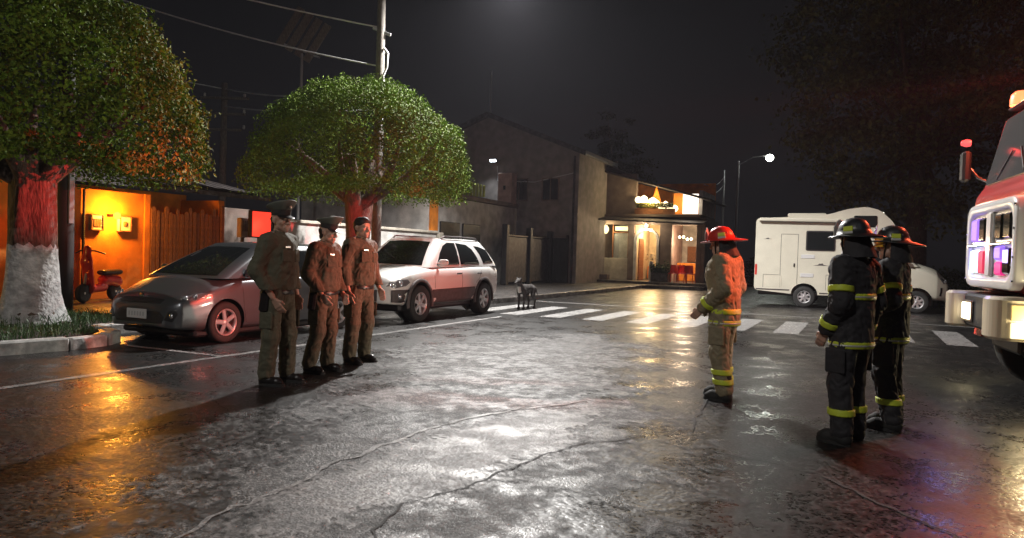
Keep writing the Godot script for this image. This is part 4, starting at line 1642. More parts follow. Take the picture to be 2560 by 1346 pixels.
func hatchback() -> void:
	var t := thing("parked_car", "dark grey hatchback parked nose to the camera in front of the orange fence", "car", Vector3(-9.13, 0, -9.16), 0.0, "cars parked in the bay")
	var keys := [[-2.02, 0.60, 0.36, 0.72, 0.74], [-1.96, 0.74, 0.32, 0.90, 0.92], [-1.75, 0.82, 0.26, 0.97, 0.98], [-1.35, 0.85, 0.22, 0.97, 0.98], [-0.4, 0.86, 0.20, 0.95, 0.96], [0.6, 0.86, 0.20, 0.92, 0.95], [1.0, 0.855, 0.21, 0.90, 0.98], [1.3, 0.845, 0.22, 0.85, 0.95], [1.6, 0.82, 0.22, 0.76, 0.865], [1.8, 0.77, 0.22, 0.68, 0.775], [1.93, 0.68, 0.23, 0.60, 0.68], [2.0, 0.54, 0.25, 0.54, 0.58], [2.02, 0.42, 0.28, 0.49, 0.52]]
	var arches := [[1.22, 0.30, 0.345], [-1.35, 0.30, 0.345]]
	var h := hull(keys, arches)
	part("body", h, M.paint_grey, t)
	arch_liner(t, arches, 0.845, M.black_plastic, 0.0, null)
	var c := cabin(0.93, 0.96, 1.42, 1.28, 0.28, -1.96, -1.55, 0.80, 0.57, 0.13)
	part("roof", c, M.paint_grey, t)
	add_panel("windscreen", c, front_poly([[-0.645, 0.975], [0.645, 0.975], [0.545, 1.2], [0.455, 1.385], [0.2, 1.4], [-0.2, 1.4], [-0.455, 1.385], [-0.545, 1.2]], 3.0), Vector3(0, 0, -1), M.car_glass, t)
	add_panel("rear_window", c, front_poly([[-0.6, 1.02], [0.6, 1.02], [0.5, 1.36], [-0.5, 1.36]], -3.0), Vector3(0, 0, 1), M.car_glass, t)
	for s in [-1.0, 1.0]:
		var d := Vector3(-s, 0, 0)
		add_panel("side_window", c, side_poly([[0.86, 0.985], [0.0, 0.995], [-0.05, 1.38], [0.22, 1.375], [0.55, 1.2]], s * 2.0), d, M.car_glass, t)
		add_panel("side_window", c, side_poly([[-0.08, 0.995], [-0.95, 1.02], [-1.3, 1.12], [-1.25, 1.3], [-0.95, 1.37], [-0.12, 1.38]], s * 2.0), d, M.car_glass, t)
		door_mirror(t, Vector3(s * 0.80, 1.0, 0.82), s, M.paint_grey)
		for line in [[[0.93, 0.90], [0.9, 0.5], [0.83, 0.28]], [[-0.06, 0.93], [-0.06, 0.28]], [[-1.02, 0.95], [-0.98, 0.6], [-0.8, 0.28]]]:
			part("door_seam", seam(h, side_poly(line, s * 2.0), d), M.seam, t)
		for z in [0.12, -0.86]:
			var got: Variant = h.hit(Vector3(s * 2.0, 0.82, z), d)
			var b := MB.new()
			b.box(Vector3(got.x + s * 0.014, 0.82, z), Vector3(0.024, 0.028, 0.18), 0.01)
			part("door_handle", b, M.paint_grey, t)
		var o := Vector3(0, 0, -1)
		var hd := Vector3(-s * 0.55, -0.25, -1).normalized()
		headlamp(t, h, slant([[s * 0.50, 0.60], [s * 0.66, 0.60], [s * 0.84, 0.68], [s * 0.97, 0.78], [s * 0.98, 0.81], [s * 0.82, 0.77], [s * 0.64, 0.69]], 1.72, hd), hd, [[slant([[s * 0.62, 0.635]], 1.72, hd)[0], 0.04], [slant([[s * 0.74, 0.68]], 1.72, hd)[0], 0.045]])
		var fog := add_panel("fog_light", h, front_poly([[s * 0.5, 0.36], [s * 0.62, 0.34], [s * 0.68, 0.44], [s * 0.66, 0.52], [s * 0.56, 0.47]], 3.0), o, M.black_plastic, t)
		var got2: Variant = h.hit(Vector3(s * 0.6, 0.42, 3), o)
		if got2 != null:
			var b := MB.new()
			b.lathe([Vector2(0.001, 0.008), Vector2(0.03, 0.004), Vector2(0.04, -0.01)], 16, Transform3D(Basis(Vector3.RIGHT, PI / 2), got2 + Vector3(0, 0, 0.012)), false)
			part("lamp", b, M.reflector, fog)
		for w in [1.22, -1.35]:
			wheel(t, Vector3(s * 0.755, 0.30, w), 0.30, 0.19, 0.20, 5, s)
	add_panel("grille", h, front_poly([[-0.40, 0.585], [0.40, 0.585], [0.44, 0.64], [0.3, 0.655], [0, 0.66], [-0.3, 0.655], [-0.44, 0.64]], 3.0), Vector3(0, 0, -1), M.black_plastic, t, 0.008)
	add_panel("lower_intake", h, front_poly([[-0.46, 0.31], [0.46, 0.31], [0.5, 0.40], [0.42, 0.475], [-0.42, 0.475], [-0.5, 0.40]], 3.0), Vector3(0, 0, -1), M.black_plastic, t, 0.006)
	var b := MB.new()
	b.lathe([Vector2(0.001, 0.006), Vector2(0.035, 0.006), Vector2(0.045, 0.0), Vector2(0.035, -0.004)], 20, Transform3D(Basis(Vector3.RIGHT, PI / 2).scaled(Vector3(1.2, 0.7, 1)), Vector3(0, 0.69, 1.965)), false)
	part("emblem", b, M.chrome, t)
	var pl := MB.new()
	pl.box(Vector3(0, 0.43, 2.045), Vector3(0.40, 0.135, 0.012), 0.006)
	var plate := part("number_plate", pl, M.plate, t)
	b = MB.new()
	for k in 6:
		b.box(Vector3(-0.14 + 0.056 * k, 0.43, 2.0525), Vector3(0.03, 0.06, 0.003), 0.001)
	part("plate_mark", b, M.plate_mark, plate)
	b = MB.new()
	b.box(Vector3(0, 0.16, 0), Vector3(1.5, 0.1, 3.4), 0.03)
	part("underbody", b, M.black_plastic, t)
	b = MB.new()
	b.box(Vector3(0.05, 1.33, 0.42), Vector3(0.2, 0.06, 0.02), 0.01)
	part("inner_mirror", b, M.black_plastic, t)


func suv() -> void:
	var t := thing("parked_car", "white four wheel drive with dark lower cladding parked behind the officers", "car", Vector3(-8.86, 0, -14.0), 0.0, "cars parked in the bay")
	var keys := [[-2.28, 0.66, 0.48, 0.92, 0.94], [-2.22, 0.82, 0.44, 1.04, 1.06], [-2.0, 0.90, 0.40, 1.12, 1.14], [-1.36, 0.93, 0.36, 1.12, 1.14], [-0.4, 0.93, 0.34, 1.10, 1.12], [0.6, 0.93, 0.34, 1.08, 1.11], [1.0, 0.925, 0.35, 1.06, 1.12], [1.4, 0.91, 0.36, 1.01, 1.09], [1.8, 0.88, 0.36, 0.95, 1.04], [2.05, 0.82, 0.37, 0.88, 0.97], [2.2, 0.72, 0.38, 0.80, 0.88], [2.27, 0.58, 0.40, 0.72, 0.78], [2.285, 0.46, 0.44, 0.66, 0.7]]
	var arches := [[1.39, 0.385, 0.435], [-1.36, 0.385, 0.435]]
	var h := hull(keys, arches)
	part("body", h, M.paint_white, t)
	arch_liner(t, arches, 0.925, M.black_plastic, 0.055, M.cladding)
	var c := cabin(1.09, 1.13, 1.67, 1.02, 0.32, -2.16, -1.66, 0.865, 0.66, 0.16)
	part("roof", c, M.paint_white, t)
	add_panel("windscreen", c, front_poly([[-0.69, 1.135], [0.69, 1.135], [0.60, 1.4], [0.515, 1.63], [0.2, 1.65], [-0.2, 1.65], [-0.515, 1.63], [-0.60, 1.4]], 3.0), Vector3(0, 0, -1), M.car_glass, t)
	add_panel("rear_window", c, front_poly([[-0.64, 1.2], [0.64, 1.2], [0.56, 1.58], [-0.56, 1.58]], -3.2), Vector3(0, 0, 1), M.car_glass, t)
	for s in [-1.0, 1.0]:
		var d := Vector3(-s, 0, 0)
		# one arched band of glass over both doors, then the quarter light
		add_panel("side_window", c, side_poly([[0.68, 1.145], [-0.28, 1.155], [-0.30, 1.63], [0.02, 1.625], [0.25, 1.55], [0.48, 1.38]], s * 2.0), d, M.car_glass, t)
		add_panel("side_window", c, side_poly([[-0.34, 1.155], [-1.22, 1.175], [-1.18, 1.3], [-1.02, 1.5], [-0.8, 1.6], [-0.36, 1.63]], s * 2.0), d, M.car_glass, t)
		add_panel("quarter_window", c, side_poly([[-1.42, 1.19], [-1.92, 1.22], [-1.72, 1.5], [-1.38, 1.57], [-1.16, 1.58], [-1.32, 1.4]], s * 2.0), d, M.car_glass, t)
		door_mirror(t, Vector3(s * 0.87, 1.17, 0.62), s, M.paint_white)
		add_panel("lower_cladding", h, side_poly([[0.94, 0.64], [-0.90, 0.66], [-0.90, 0.36], [0.94, 0.36]], s * 2.0), d, M.cladding, t, 0.012)
		for line in [[[0.86, 1.05], [0.84, 0.66]], [[-0.31, 1.08], [-0.31, 0.66]], [[-1.28, 1.1], [-1.1, 0.84], [-0.95, 0.75]]]:
			part("door_seam", seam(h, side_poly(line, s * 2.0), d), M.seam, t)
		for z in [-0.16, -1.1]:
			var got: Variant = h.hit(Vector3(s * 2.0, 0.96, z), d)
			var b := MB.new()
			b.box(Vector3(got.x + s * 0.016, 0.96, z), Vector3(0.028, 0.032, 0.2), 0.01)
			part("door_handle", b, M.black_plastic, t)
		var hd := Vector3(-s * 0.6, 0.0, -1).normalized()
		headlamp(t, h, slant([[s * 0.52, 0.72], [s * 0.72, 0.69], [s * 0.95, 0.73], [s * 1.04, 0.80], [s * 0.98, 0.865], [s * 0.78, 0.86], [s * 0.58, 0.80]], 1.98, hd), hd, [[slant([[s * 0.67, 0.76]], 1.98, hd)[0], 0.055], [slant([[s * 0.83, 0.785]], 1.98, hd)[0], 0.05]])
		var b := MB.new()
		b.tube([Vector3(s * 0.62, 1.705, 0.15), Vector3(s * 0.63, 1.755, 0.05), Vector3(s * 0.63, 1.765, -0.7), Vector3(s * 0.63, 1.755, -1.4), Vector3(s * 0.62, 1.705, -1.5)], [0.018], 8)
		part("roof_rail", b, M.cladding, t)
		for w in [1.39, -1.36]:
			wheel(t, Vector3(s * 0.825, 0.372, w), 0.372, 0.25, 0.23, 6, s)
	add_panel("grille", h, front_poly([[-0.34, 0.70], [0.34, 0.70], [0.40, 0.80], [0.36, 0.855], [0, 0.87], [-0.36, 0.855], [-0.40, 0.80]], 3.0), Vector3(0, 0, -1), M.black_plastic, t, 0.008)
	add_panel("bumper", h, front_poly([[-0.5, 0.43], [0.5, 0.43], [0.5, 0.655], [-0.5, 0.655]], 3.0), Vector3(0, 0, -1), M.cladding, t, 0.02)
	for s in [-1.0, 1.0]:
		var cd := Vector3(-s * 0.75, 0, -1).normalized()
		var end := add_panel("bumper_end", h, slant([[s * 0.62, 0.42], [s * 1.0, 0.40], [s * 1.17, 0.40], [s * 1.2, 0.56], [s * 1.1, 0.665], [s * 0.62, 0.655]], 2.0, cd), cd, M.cladding, t, 0.02)
		var at: Variant = h.hit(slant([[s * 0.82, 0.53]], 2.0, cd)[0], cd)
		if at != null:
			var f := MB.new()
			f.lathe([Vector2(0.001, 0.01), Vector2(0.05, 0.006), Vector2(0.06, -0.02)], 16, Transform3D(Basis(Quaternion(Vector3.UP, -cd)), at - cd * 0.03), false)
			part("fog_light", f, M.reflector, end)
	var b := MB.new()
	b.box(Vector3(0, 0.55, 2.33), Vector3(0.40, 0.13, 0.012), 0.006)
	part("number_plate", b, M.plate, t)
	b = MB.new()
	b.box(Vector3(0, 0.30, 0), Vector3(1.6, 0.14, 3.9), 0.04)
	part("underbody", b, M.black_plastic, t)


func rounded(pts: Array, r: float, n := 4) -> PackedVector2Array:
	var out := PackedVector2Array()
	for k in pts.size():
		var a: Vector2 = pts[(k - 1 + pts.size()) % pts.size()]
		var b: Vector2 = pts[k]
		var c: Vector2 = pts[(k + 1) % pts.size()]
		var q := minf(r, minf(a.distance_to(b), c.distance_to(b)) * 0.45)
		var p0 := b + (a - b).normalized() * q
		var p1 := b + (c - b).normalized() * q
		for j in n + 1:
			var t := float(j) / n
			out.append(p0.lerp(b, t).lerp(b.lerp(p1, t), t))
	return out


func motorhome() -> void:
	var t := thing("motorhome", "cream overcab motorhome standing across the street beyond the crossing", "motorhome", Vector3(-0.35, 0, -26.6), PI / 2)
	var prof := [Vector2(-2.8, 0.5), Vector2(-2.8, 2.86), Vector2(-1.2, 2.93), Vector2(-0.6, 3.0), Vector2(-0.05, 3.17), Vector2(0.45, 3.24), Vector2(0.85, 3.14), Vector2(1.2, 2.8), Vector2(1.42, 2.42), Vector2(1.36, 2.14), Vector2(1.1, 2.07), Vector2(0.42, 2.0), Vector2(0.38, 0.42)]
	var p2 := rounded(prof, 0.14)
	var full := PackedVector2Array()
	for p in p2:
		full.append(p)
	# notch for the rear wheel
	for k in 13:
		var an := PI * k / 12.0
		full.append(Vector2(-1.25 + cos(an) * 0.4, 0.42 + sin(an) * 0.36))
	var x := Transform3D(Basis(Vector3(0, 0, 1), Vector3.UP, Vector3(-1, 0, 0)), Vector3.ZERO)
	var b := MB.new()
	b.prism(full, 2.2, x, 0.05)
	part("living_body", b, M.gel_coat, t)
	# cab
	var keys := [[0.3, 0.93, 0.42, 1.40, 1.42], [1.2, 0.94, 0.42, 1.42, 1.46], [1.7, 0.94, 0.42, 1.42, 1.58], [2.1, 0.93, 0.42, 1.34, 1.48], [2.5, 0.88, 0.42, 1.16, 1.32], [2.72, 0.78, 0.42, 0.98, 1.1], [2.82, 0.62, 0.44, 0.8, 0.86], [2.84, 0.5, 0.46, 0.7, 0.74]]
	var arches := [[1.95, 0.36, 0.42]]
	var h := hull(keys, arches, 60)
	part("cab_body", h, M.gel_coat, t)
	arch_liner(t, arches, 0.93, M.black_plastic, 0.0, null)
	var c := cabin(1.42, 1.42, 2.02, 1.98, 1.12, 0.32, 0.34, 0.90, 0.80, 0.1)
	part("cab_roof", c, M.gel_coat, t)
	add_panel("windscreen", c, front_poly([[-0.78, 1.52], [0.78, 1.52], [0.72, 1.98], [-0.72, 1.98]], 4.0), Vector3(0, 0, -1), M.car_glass, t)
	for s in [-1.0, 1.0]:
		add_panel("cab_window", c, side_poly([[1.62, 1.46], [0.6, 1.46], [0.6, 1.93], [1.05, 1.94]], s * 2.0), Vector3(-s, 0, 0), M.car_glass, t)
		headlamp(t, h, front_poly([[s * 0.5, 0.92], [s * 0.78, 0.92], [s * 0.84, 1.16], [s * 0.6, 1.06]], 4.0), Vector3(0, 0, -1), [[Vector3(s * 0.66, 0.99, 4), 0.07]])
		door_mirror(t, Vector3(s * 0.95, 1.62, 1.5), s, M.black_plastic)
		wheel(t, Vector3(s * 0.86, 0.34, 1.95), 0.34, 0.22, 0.2, 7, s)
		wheel(t, Vector3(s * 0.98, 0.34, -1.25), 0.34, 0.22, 0.2, 7, s)
		add_panel("lower_panel", h, side_poly([[1.45, 0.72], [0.5, 0.72], [0.5, 0.44], [1.45, 0.44]], s * 2.0), Vector3(-s, 0, 0), M.black_plastic, t, 0.01)
	add_panel("bumper", h, front_poly([[-0.84, 0.44], [0.84, 0.44], [0.84, 0.80], [0.4, 0.84], [-0.4, 0.84], [-0.84, 0.80]], 4.0), Vector3(0, 0, -1), M.black_plastic, t, 0.02)
	# the side towards the crossing: local -x
	var plate := func(called: String, z0: float, z1: float, y0: float, y1: float, lift: float, m: Material, r: float) -> MeshInstance3D:
		var q := MB.new()
		q.prism(rounded([Vector2(z0, y0), Vector2(z1, y0), Vector2(z1, y1), Vector2(z0, y1)], r), lift * 2.0, Transform3D(Basis(Vector3(0, 0, 1), Vector3.UP, Vector3(-1, 0, 0)), Vector3(-1.1, 0, 0)), 0.004)
		return part(called, q, m, t)
	var wf: MeshInstance3D = plate.call("side_window", -1.25, -0.38, 1.83, 2.47, 0.018, M.black_plastic, 0.06)
	var q := MB.new()
	q.prism(rounded([Vector2(-1.21, 1.87), Vector2(-0.42, 1.87), Vector2(-0.42, 2.43), Vector2(-1.21, 2.43)], 0.05), 0.01, Transform3D(Basis(Vector3(0, 0, 1), Vector3.UP, Vector3(-1, 0, 0)), Vector3(-1.123, 0, 0)))
	part("pane", q, M.car_glass, wf)
	plate.call("overcab_window", 0.12, 0.78, 2.6, 2.96, 0.016, M.car_glass, 0.05)
	plate.call("vent", -1.38, -0.97, 1.58, 1.70, 0.012, M.plate, 0.02)
	plate.call("vent", -1.38, -0.99, 0.98, 1.10, 0.012, M.plate, 0.02)
	plate.call("locker_door", -2.5, -1.95, 0.62, 1.0, 0.006, M.gel_coat, 0.05)
	q = MB.new()
	q.box(Vector3(-1.155, 2.8, -1.25), Vector3(0.11, 0.12, 2.9), 0.03, Basis(Vector3.RIGHT, 0.012))
	part("awning", q, M.gel_coat, t)
	q = MB.new()
	q.box(Vector3(-1.15, 2.735, -1.25), Vector3(0.09, 0.012, 2.88), 0.003, Basis(Vector3.RIGHT, 0.012))
	part("awning_gap", q, M.seam, t)
	# door: its outline is a real groove between two slight frames
	for e in [[-2.0, 0.62, -2.0, 2.35], [-2.0, 2.35, -1.48, 2.35], [-1.48, 2.35, -1.48, 0.62]]:
		q = MB.new()
		q.tube([Vector3(-1.1, e[1], e[0]), Vector3(-1.1, e[3], e[2])], [0.007], 6)
		part("door_seam", q, M.cladding, t)
	q = MB.new()
	q.box(Vector3(-1.11, 1.35, -1.58), Vector3(0.03, 0.12, 0.04), 0.01)
	part("door_handle", q, M.black_plastic, t)
	# small printed peaks
	for w in [[-2.42, 2.18, 0.14], [-0.78, 1.36, 0.24], [-2.3, 0.66, 0.14]]:
		q = MB.new()
		var s: float = w[2]
		q.prism(PackedVector2Array([Vector2(w[0] - s, w[1]), Vector2(w[0] + s, w[1]), Vector2(w[0] + s * 0.35, w[1] + s * 0.12), Vector2(w[0] + s * 0.15, w[1] + s * 0.34), Vector2(w[0], w[1] + s * 0.25), Vector2(w[0] - s * 0.15, w[1] + s * 0.3), Vector2(w[0] - s * 0.4, w[1] + s * 0.1)]), 0.006, Transform3D(Basis(Vector3(0, 0, 1), Vector3.UP, Vector3(-1, 0, 0)), Vector3(-1.1015, 0, 0)))
		part("printed_peak", q, M.cladding, t)
	plate.call("skirt_trim", -2.74, -1.7, 0.52, 0.56, 0.01, M.cladding, 0.01)
	plate.call("skirt_trim", -0.8, 0.34, 0.46, 0.50, 0.01, M.cladding, 0.01)
	plate.call("rear_lamp", -2.79, -2.72, 1.0, 1.35, 0.008, M.helmet_red, 0.02)
	plate.call("fridge_vent", -0.2, 0.2, 1.55, 1.85, 0.01, M.plate, 0.02)
	plate.call("locker_door", -0.6, 0.2, 0.6, 1.05, 0.006, M.gel_coat, 0.05)
	for e in [[-0.62, 0.58, -0.62, 1.07], [-0.62, 1.07, 0.22, 1.07], [0.22, 1.07, 0.22, 0.58], [-2.52, 0.6, -2.52, 1.02], [-2.52, 1.02, -1.93 - 0.1, 1.02]]:
		q = MB.new()
		q.tube([Vector3(-1.1, e[1], e[0]), Vector3(-1.1, e[3], e[2])], [0.006], 6)
		part("locker_seam", q, M.cladding, t)
	q = MB.new()
	q.box(Vector3(0, 3.0, -1.3), Vector3(0.7, 0.16, 1.2), 0.04)
	part("roof_light", q, M.gel_coat, t)
	q = MB.new()
	q.box(Vector3(0, 0.42, -0.6), Vector3(1.9, 0.12, 4.2), 0.03)
	part("chassis", q, M.black_plastic, t)
	q = MB.new()
	q.box(Vector3(-1.03, 3.06, 0.92), Vector3(0.05, 0.03, 0.09), 0.01)
	part("marker_lamp", q, glow("marker_glow", Color(1, 0.95, 0.8), 1.6), t)


func fire_engine() -> void:
	var t := thing("fire_engine", "red fire engine nosing in from the right with lit beacon and white framed grille", "fire engine", Vector3(1.42, 0, -10.0), deg_to_rad(-84.0))
	var across := Transform3D(Basis(Vector3(0, 0, 1), Vector3.UP, Vector3(-1, 0, 0)), Vector3.ZERO)
	var b := MB.new()
	var cab := rounded([Vector2(-2.6, 0.8), Vector2(-1.4, 0.8), Vector2(-1.35, 1.15), Vector2(-0.15, 1.15), Vector2(0.0, 1.25), Vector2(0.0, 2.3), Vector2(-0.10, 2.46), Vector2(-0.30, 3.32), Vector2(-0.45, 3.4), Vector2(-2.6, 3.4)], 0.07)
	b.prism(cab, 2.2, across, 0.05)
	part("cab", b, M.paint_red, t)
	b = MB.new()
	var dir := (Vector2(-0.30, 3.32) - Vector2(-0.10, 2.46)).normalized()
	var up := Vector3(0, dir.y, dir.x)
	var wx := Transform3D(Basis(Vector3.RIGHT, up, Vector3.RIGHT.cross(up)), Vector3(0, 2.89, -0.2) + Vector3.RIGHT.cross(up) * 0.012)
	b.prism(rounded([Vector2(-1.0, -0.44), Vector2(1.0, -0.44), Vector2(0.95, 0.40), Vector2(-0.95, 0.40)], 0.08), 0.03, wx, 0.006)
	part("windscreen", b, M.truck_glass, t)
	for s in [-1.0, 1.0]:
		b = MB.new()
		var arc := PackedVector2Array()
		for k in 15:
			var an := PI * k / 14.0
			arc.append(Vector2(-0.78 + cos(an) * 0.72, 0.58 + sin(an) * 0.70))
		for k in range(14, -1, -1):
			var an := PI * k / 14.0
			arc.append(Vector2(-0.78 + cos(an) * 0.60, 0.56 + sin(an) * 0.60))
		b.prism(arc, 0.34, Transform3D(across.basis, Vector3(s * 1.0, 0, 0)), 0.012)
		part("fender", b, M.paint_red, t)
		wheel(t, Vector3(s * 0.98, 0.52, -0.78), 0.52, 0.3, 0.3, 8, s)
		wheel(t, Vector3(s * 0.98, 0.52, -4.9), 0.52, 0.3, 0.3, 8, s)
		b = MB.new()
		b.prism(rounded([Vector2(-1.7, 2.3), Vector2(-0.32, 2.3), Vector2(-0.48, 3.05), Vector2(-1.7, 3.1)], 0.06), 0.02, Transform3D(across.basis, Vector3(s * 1.105, 0, 0)), 0.004)
		part("side_window", b, M.truck_glass, t)
		b = MB.new()
		b.prism(rounded([Vector2(-1.8, 1.25), Vector2(-0.2, 1.25), Vector2(-0.2, 2.2), Vector2(-1.8, 2.2)], 0.1), 0.024, Transform3D(across.basis, Vector3(s * 1.10, 0, 0)), 0.006)
		var door := part("cab_door", b, M.paint_red, t)
		bar(door, "handle", Vector3(s * 1.112, 1.95, -1.6), Vector3(s * 1.14, 2.0, -1.4), M.chrome)
		bar(door, "label_plate", Vector3(s * 1.113, 1.88, -0.28), Vector3(s * 1.122, 2.06, -0.12), M.plate, 0.003)
		bar(t, "reflective_stripe", Vector3(s * 1.1, 1.45, -2.5), Vector3(s * 1.118, 1.56, -0.06), M.silver_band, 0.003)
		bar(t, "lime_stripe", Vector3(s * 1.1, 1.57, -2.5), Vector3(s * 1.117, 1.62, -0.06), M.lime_band, 0.003)
		b = MB.new()
		b.tube([Vector3(s * 1.1, 1.5, -1.95), Vector3(s * 1.17, 1.55, -1.95), Vector3(s * 1.17, 2.6, -1.95), Vector3(s * 1.1, 2.65, -1.95)], [0.016], 8)
		part("grab_rail", b, M.chrome, t)
		b = MB.new()
		b.tube([Vector3(s * 0.5, 2.5, -0.08), Vector3(s * 0.15, 2.8, -0.14)], [0.012, 0.008], 6)
		part("wiper", b, M.black_plastic, t)
		# mirrors on arms, with a red marker lamp each
		b = MB.new()
		b.box(Vector3(s * 1.33, 2.75, 0.08), Vector3(0.2, 0.40, 0.1), 0.03)
		var mi := part("door_mirror", b, M.black_plastic, t)
		b = MB.new()
		b.tube([Vector3(s * 1.08, 2.45, -0.3), Vector3(s * 1.25, 2.6, -0.05), Vector3(s * 1.33, 2.75, 0.04)], [0.02], 6)
		part("mirror_arm", b, M.chrome, mi)
		b = MB.new()
		b.lathe([Vector2(0.04, -0.05), Vector2(0.05, 0.0), Vector2(0.03, 0.06), Vector2(0.001, 0.065)], 14, Transform3D(Basis(Vector3.RIGHT, PI / 2), Vector3(s * 1.33, 3.06, 0.08)))
		part("marker_lamp", b, glow("red_marker_glow", Color(1.0, 0.1, 0.1), 1.5), mi)
	# grille: a thick white rounded frame with lamp cells
	var fr := Node3D.new()
	fr.name = "grille"
	t.add_child(fr)
	fr.position = Vector3(0, 1.70, 0.02)
	var rows := []
	for q in [[1.0, 0.5, -0.02], [1.0, 0.5, 0.05], [0.98, 0.48, 0.085], [0.91, 0.41, 0.09], [0.87, 0.37, 0.075], [0.86, 0.36, 0.0]]:
		var row := PackedVector3Array()
		for p in rounded([Vector2(-q[0], -q[1]), Vector2(q[0], -q[1]), Vector2(q[0], q[1]), Vector2(-q[0], q[1])], 0.22, 6):
			row.append(Vector3(p.x, p.y, q[2]))
		rows.append(row)
	b = MB.new()
	b.grid(rows, true)
	part("frame", b, M.paint_white, fr)
	bar(fr, "backing", Vector3(-0.88, -0.38, 0.005), Vector3(0.88, 0.38, 0.045), M.silver_band)
	bar(fr, "centre_bar", Vector3(-0.1, -0.37, 0.046), Vector3(0.1, 0.37, 0.09), M.paint_white, 0.03)
	bar(fr, "cross_bar", Vector3(-0.87, -0.018, 0.056), Vector3(0.87, 0.018, 0.1), M.chrome, 0.012)
	for w in [[-0.62, -0.19, 0.15, Color(0.45, 0.65, 1.0), 3.0], [-0.29, -0.2, 0.12, Color(0.9, 0.05, 0.12), 0.7], [0.38, -0.1, 0.13, Color(0.3, 0.15, 1.0), 1.2], [0.42, -0.27, 0.14, Color(0.9, 0.02, 0.25), 0.8], [-0.62, 0.18, 0.14, Color(0.4, 0.2, 1.0), 1.0]]:
		b = MB.new()
		b.box(Vector3(w[0], w[1], 0.06), Vector3(w[2] * 2.0, 0.27 if w[0] < 0 else 0.15, 0.06), 0.02)
		part("strobe_lamp", b, glow("strobe_glow", w[3], w[4]), fr)
	for w in [[-0.3, 0.18], [0.36, 0.19], [0.68, 0.19], [0.68, -0.19]]:
		b = MB.new()
		b.box(Vector3(w[0], w[1], 0.06), Vector3(0.24, 0.28, 0.055), 0.02)
		part("dark_lamp", b, M.car_glass, fr)
	for y in [-0.33, -0.27, 0.03, 0.09, 0.27, 0.33]:
		bar(fr, "slat", Vector3(-0.86, y - 0.009, 0.046), Vector3(0.86, y + 0.009, 0.058), M.chrome, 0.004)
	for x in [-0.95, 0.95]:
		for y in [-0.4, -0.15, 0.15, 0.4]:
			b = MB.new()
			b.lathe([Vector2(0.014, -0.01), Vector2(0.014, 0.006), Vector2(0.001, 0.009)], 8, Transform3D(Basis(Vector3.RIGHT, PI / 2), Vector3(x, y, 0.09)))
			part("bolt", b, M.chrome, fr)
	bulb(fr, Vector3(-0.5, -0.1, 0.4), Color(0.45, 0.35, 1.0), 0.12, 0.1, 20.0)
	# bumper: deep, white, lamps let into its front and corner
	b = MB.new()
	b.box(Vector3(0, 0.92, -0.1), Vector3(1.5, 0.4, 0.5), 0.03)
	var bump := part("bumper", b, M.black_plastic, t)
	for s in [-1.0, 1.0]:
		b = MB.new()
		b.prism(rounded([Vector2(s * 0.72, -0.45), Vector2(s * 1.16, -0.45), Vector2(s * 1.16, 0.2), Vector2(s * 1.0, 0.32), Vector2(s * 0.72, 0.32)], 0.09), 0.44, Transform3D(Basis(Vector3.RIGHT, Vector3(0, 0, 1), Vector3.DOWN), Vector3(0, 0.92, 0)), 0.03)
		part("bumper_end", b, M.bumper_cream, bump)
	for s in [-1.0, 1.0]:
		var lamp := Node3D.new()
		lamp.name = "headlight"
		t.add_child(lamp, true)
		bar(lamp, "bezel", Vector3(s * 0.30, 0.78, 0.151), Vector3(s * 0.70, 1.04, 0.18), M.chrome)
		bar(lamp, "lamp_lens", Vector3(s * 0.34, 0.81, 0.181), Vector3(s * 0.66, 1.01, 0.2), glow("headlamp_glow", Color(1, 0.88, 0.6), 4.0))
		beam(lamp, Vector3(s * 0.5, 0.9, 0.3), Vector3(s * 0.5, 0.3, 8.0), Color(1, 0.92, 0.75), 11.0, 34.0, 0.9, 0.12)
		# corner lamps, wrapped round the bumper end
		var cl := Node3D.new()
		cl.name = "corner_lamp"
		t.add_child(cl, true)
		bar(cl, "lamp_lens", Vector3(s * 1.162, 0.73, -0.36), Vector3(s * 1.185, 0.89, 0.16), glow("corner_glow", Color(1, 0.84, 0.45), 1.8), 0.01)
		bar(cl, "upper_lamp_lens", Vector3(s * 1.162, 0.91, -0.36), Vector3(s * 1.18, 1.07, 0.16), glow("corner_dim_glow", Color(1, 0.72, 0.25), 0.55), 0.01)
		bar(cl, "divider", Vector3(s * 1.163, 0.74, -0.02), Vector3(s * 1.19, 1.06, 0.0), M.paint_white, 0.004)
		bulb(cl, Vector3(s * 1.33, 0.86, -0.08), Color(1, 0.84, 0.48), 0.7, 0.1, 20.0)
	# rescue body behind
	bar(t, "rear_body", Vector3(-1.15, 0.8, -7.0), Vector3(1.15, 3.2, -2.7), M.paint_red, 0.06)
	for k in 3:
		bar(t, "shutter", Vector3(1.152, 0.95, -4.0 - 1.3 * k), Vector3(1.18, 2.7, -2.85 - 1.3 * k), M.galvanised, 0.01)
	bar(t, "chassis", Vector3(-0.5, 0.5, -6.7), Vector3(0.5, 0.74, -0.1), M.black_plastic, 0.03)
	# roof light bar
	var lb := Node3D.new()
	lb.name = "light_bar"
	t.add_child(lb)
	lb.position = Vector3(0, 3.41, -0.42)
	bar(lb, "base", Vector3(-1.08, 0.0, -0.11), Vector3(1.08, 0.04, 0.11), M.black_plastic, 0.015)
	for x in [-0.94, 0.0, 0.94]:
		b = MB.new()
		b.lathe([Vector2(0.13, 0.05), Vector2(0.13, 0.12), Vector2(0.12, 0.18), Vector2(0.08, 0.22), Vector2(0.001, 0.23)], 20, Transform3D(Basis.IDENTITY, Vector3(x, 0, 0)), false)
		part("beacon_lamp", b, glow("beacon_glow", Color(1.0, 0.14, 0.05), 4.0), lb)
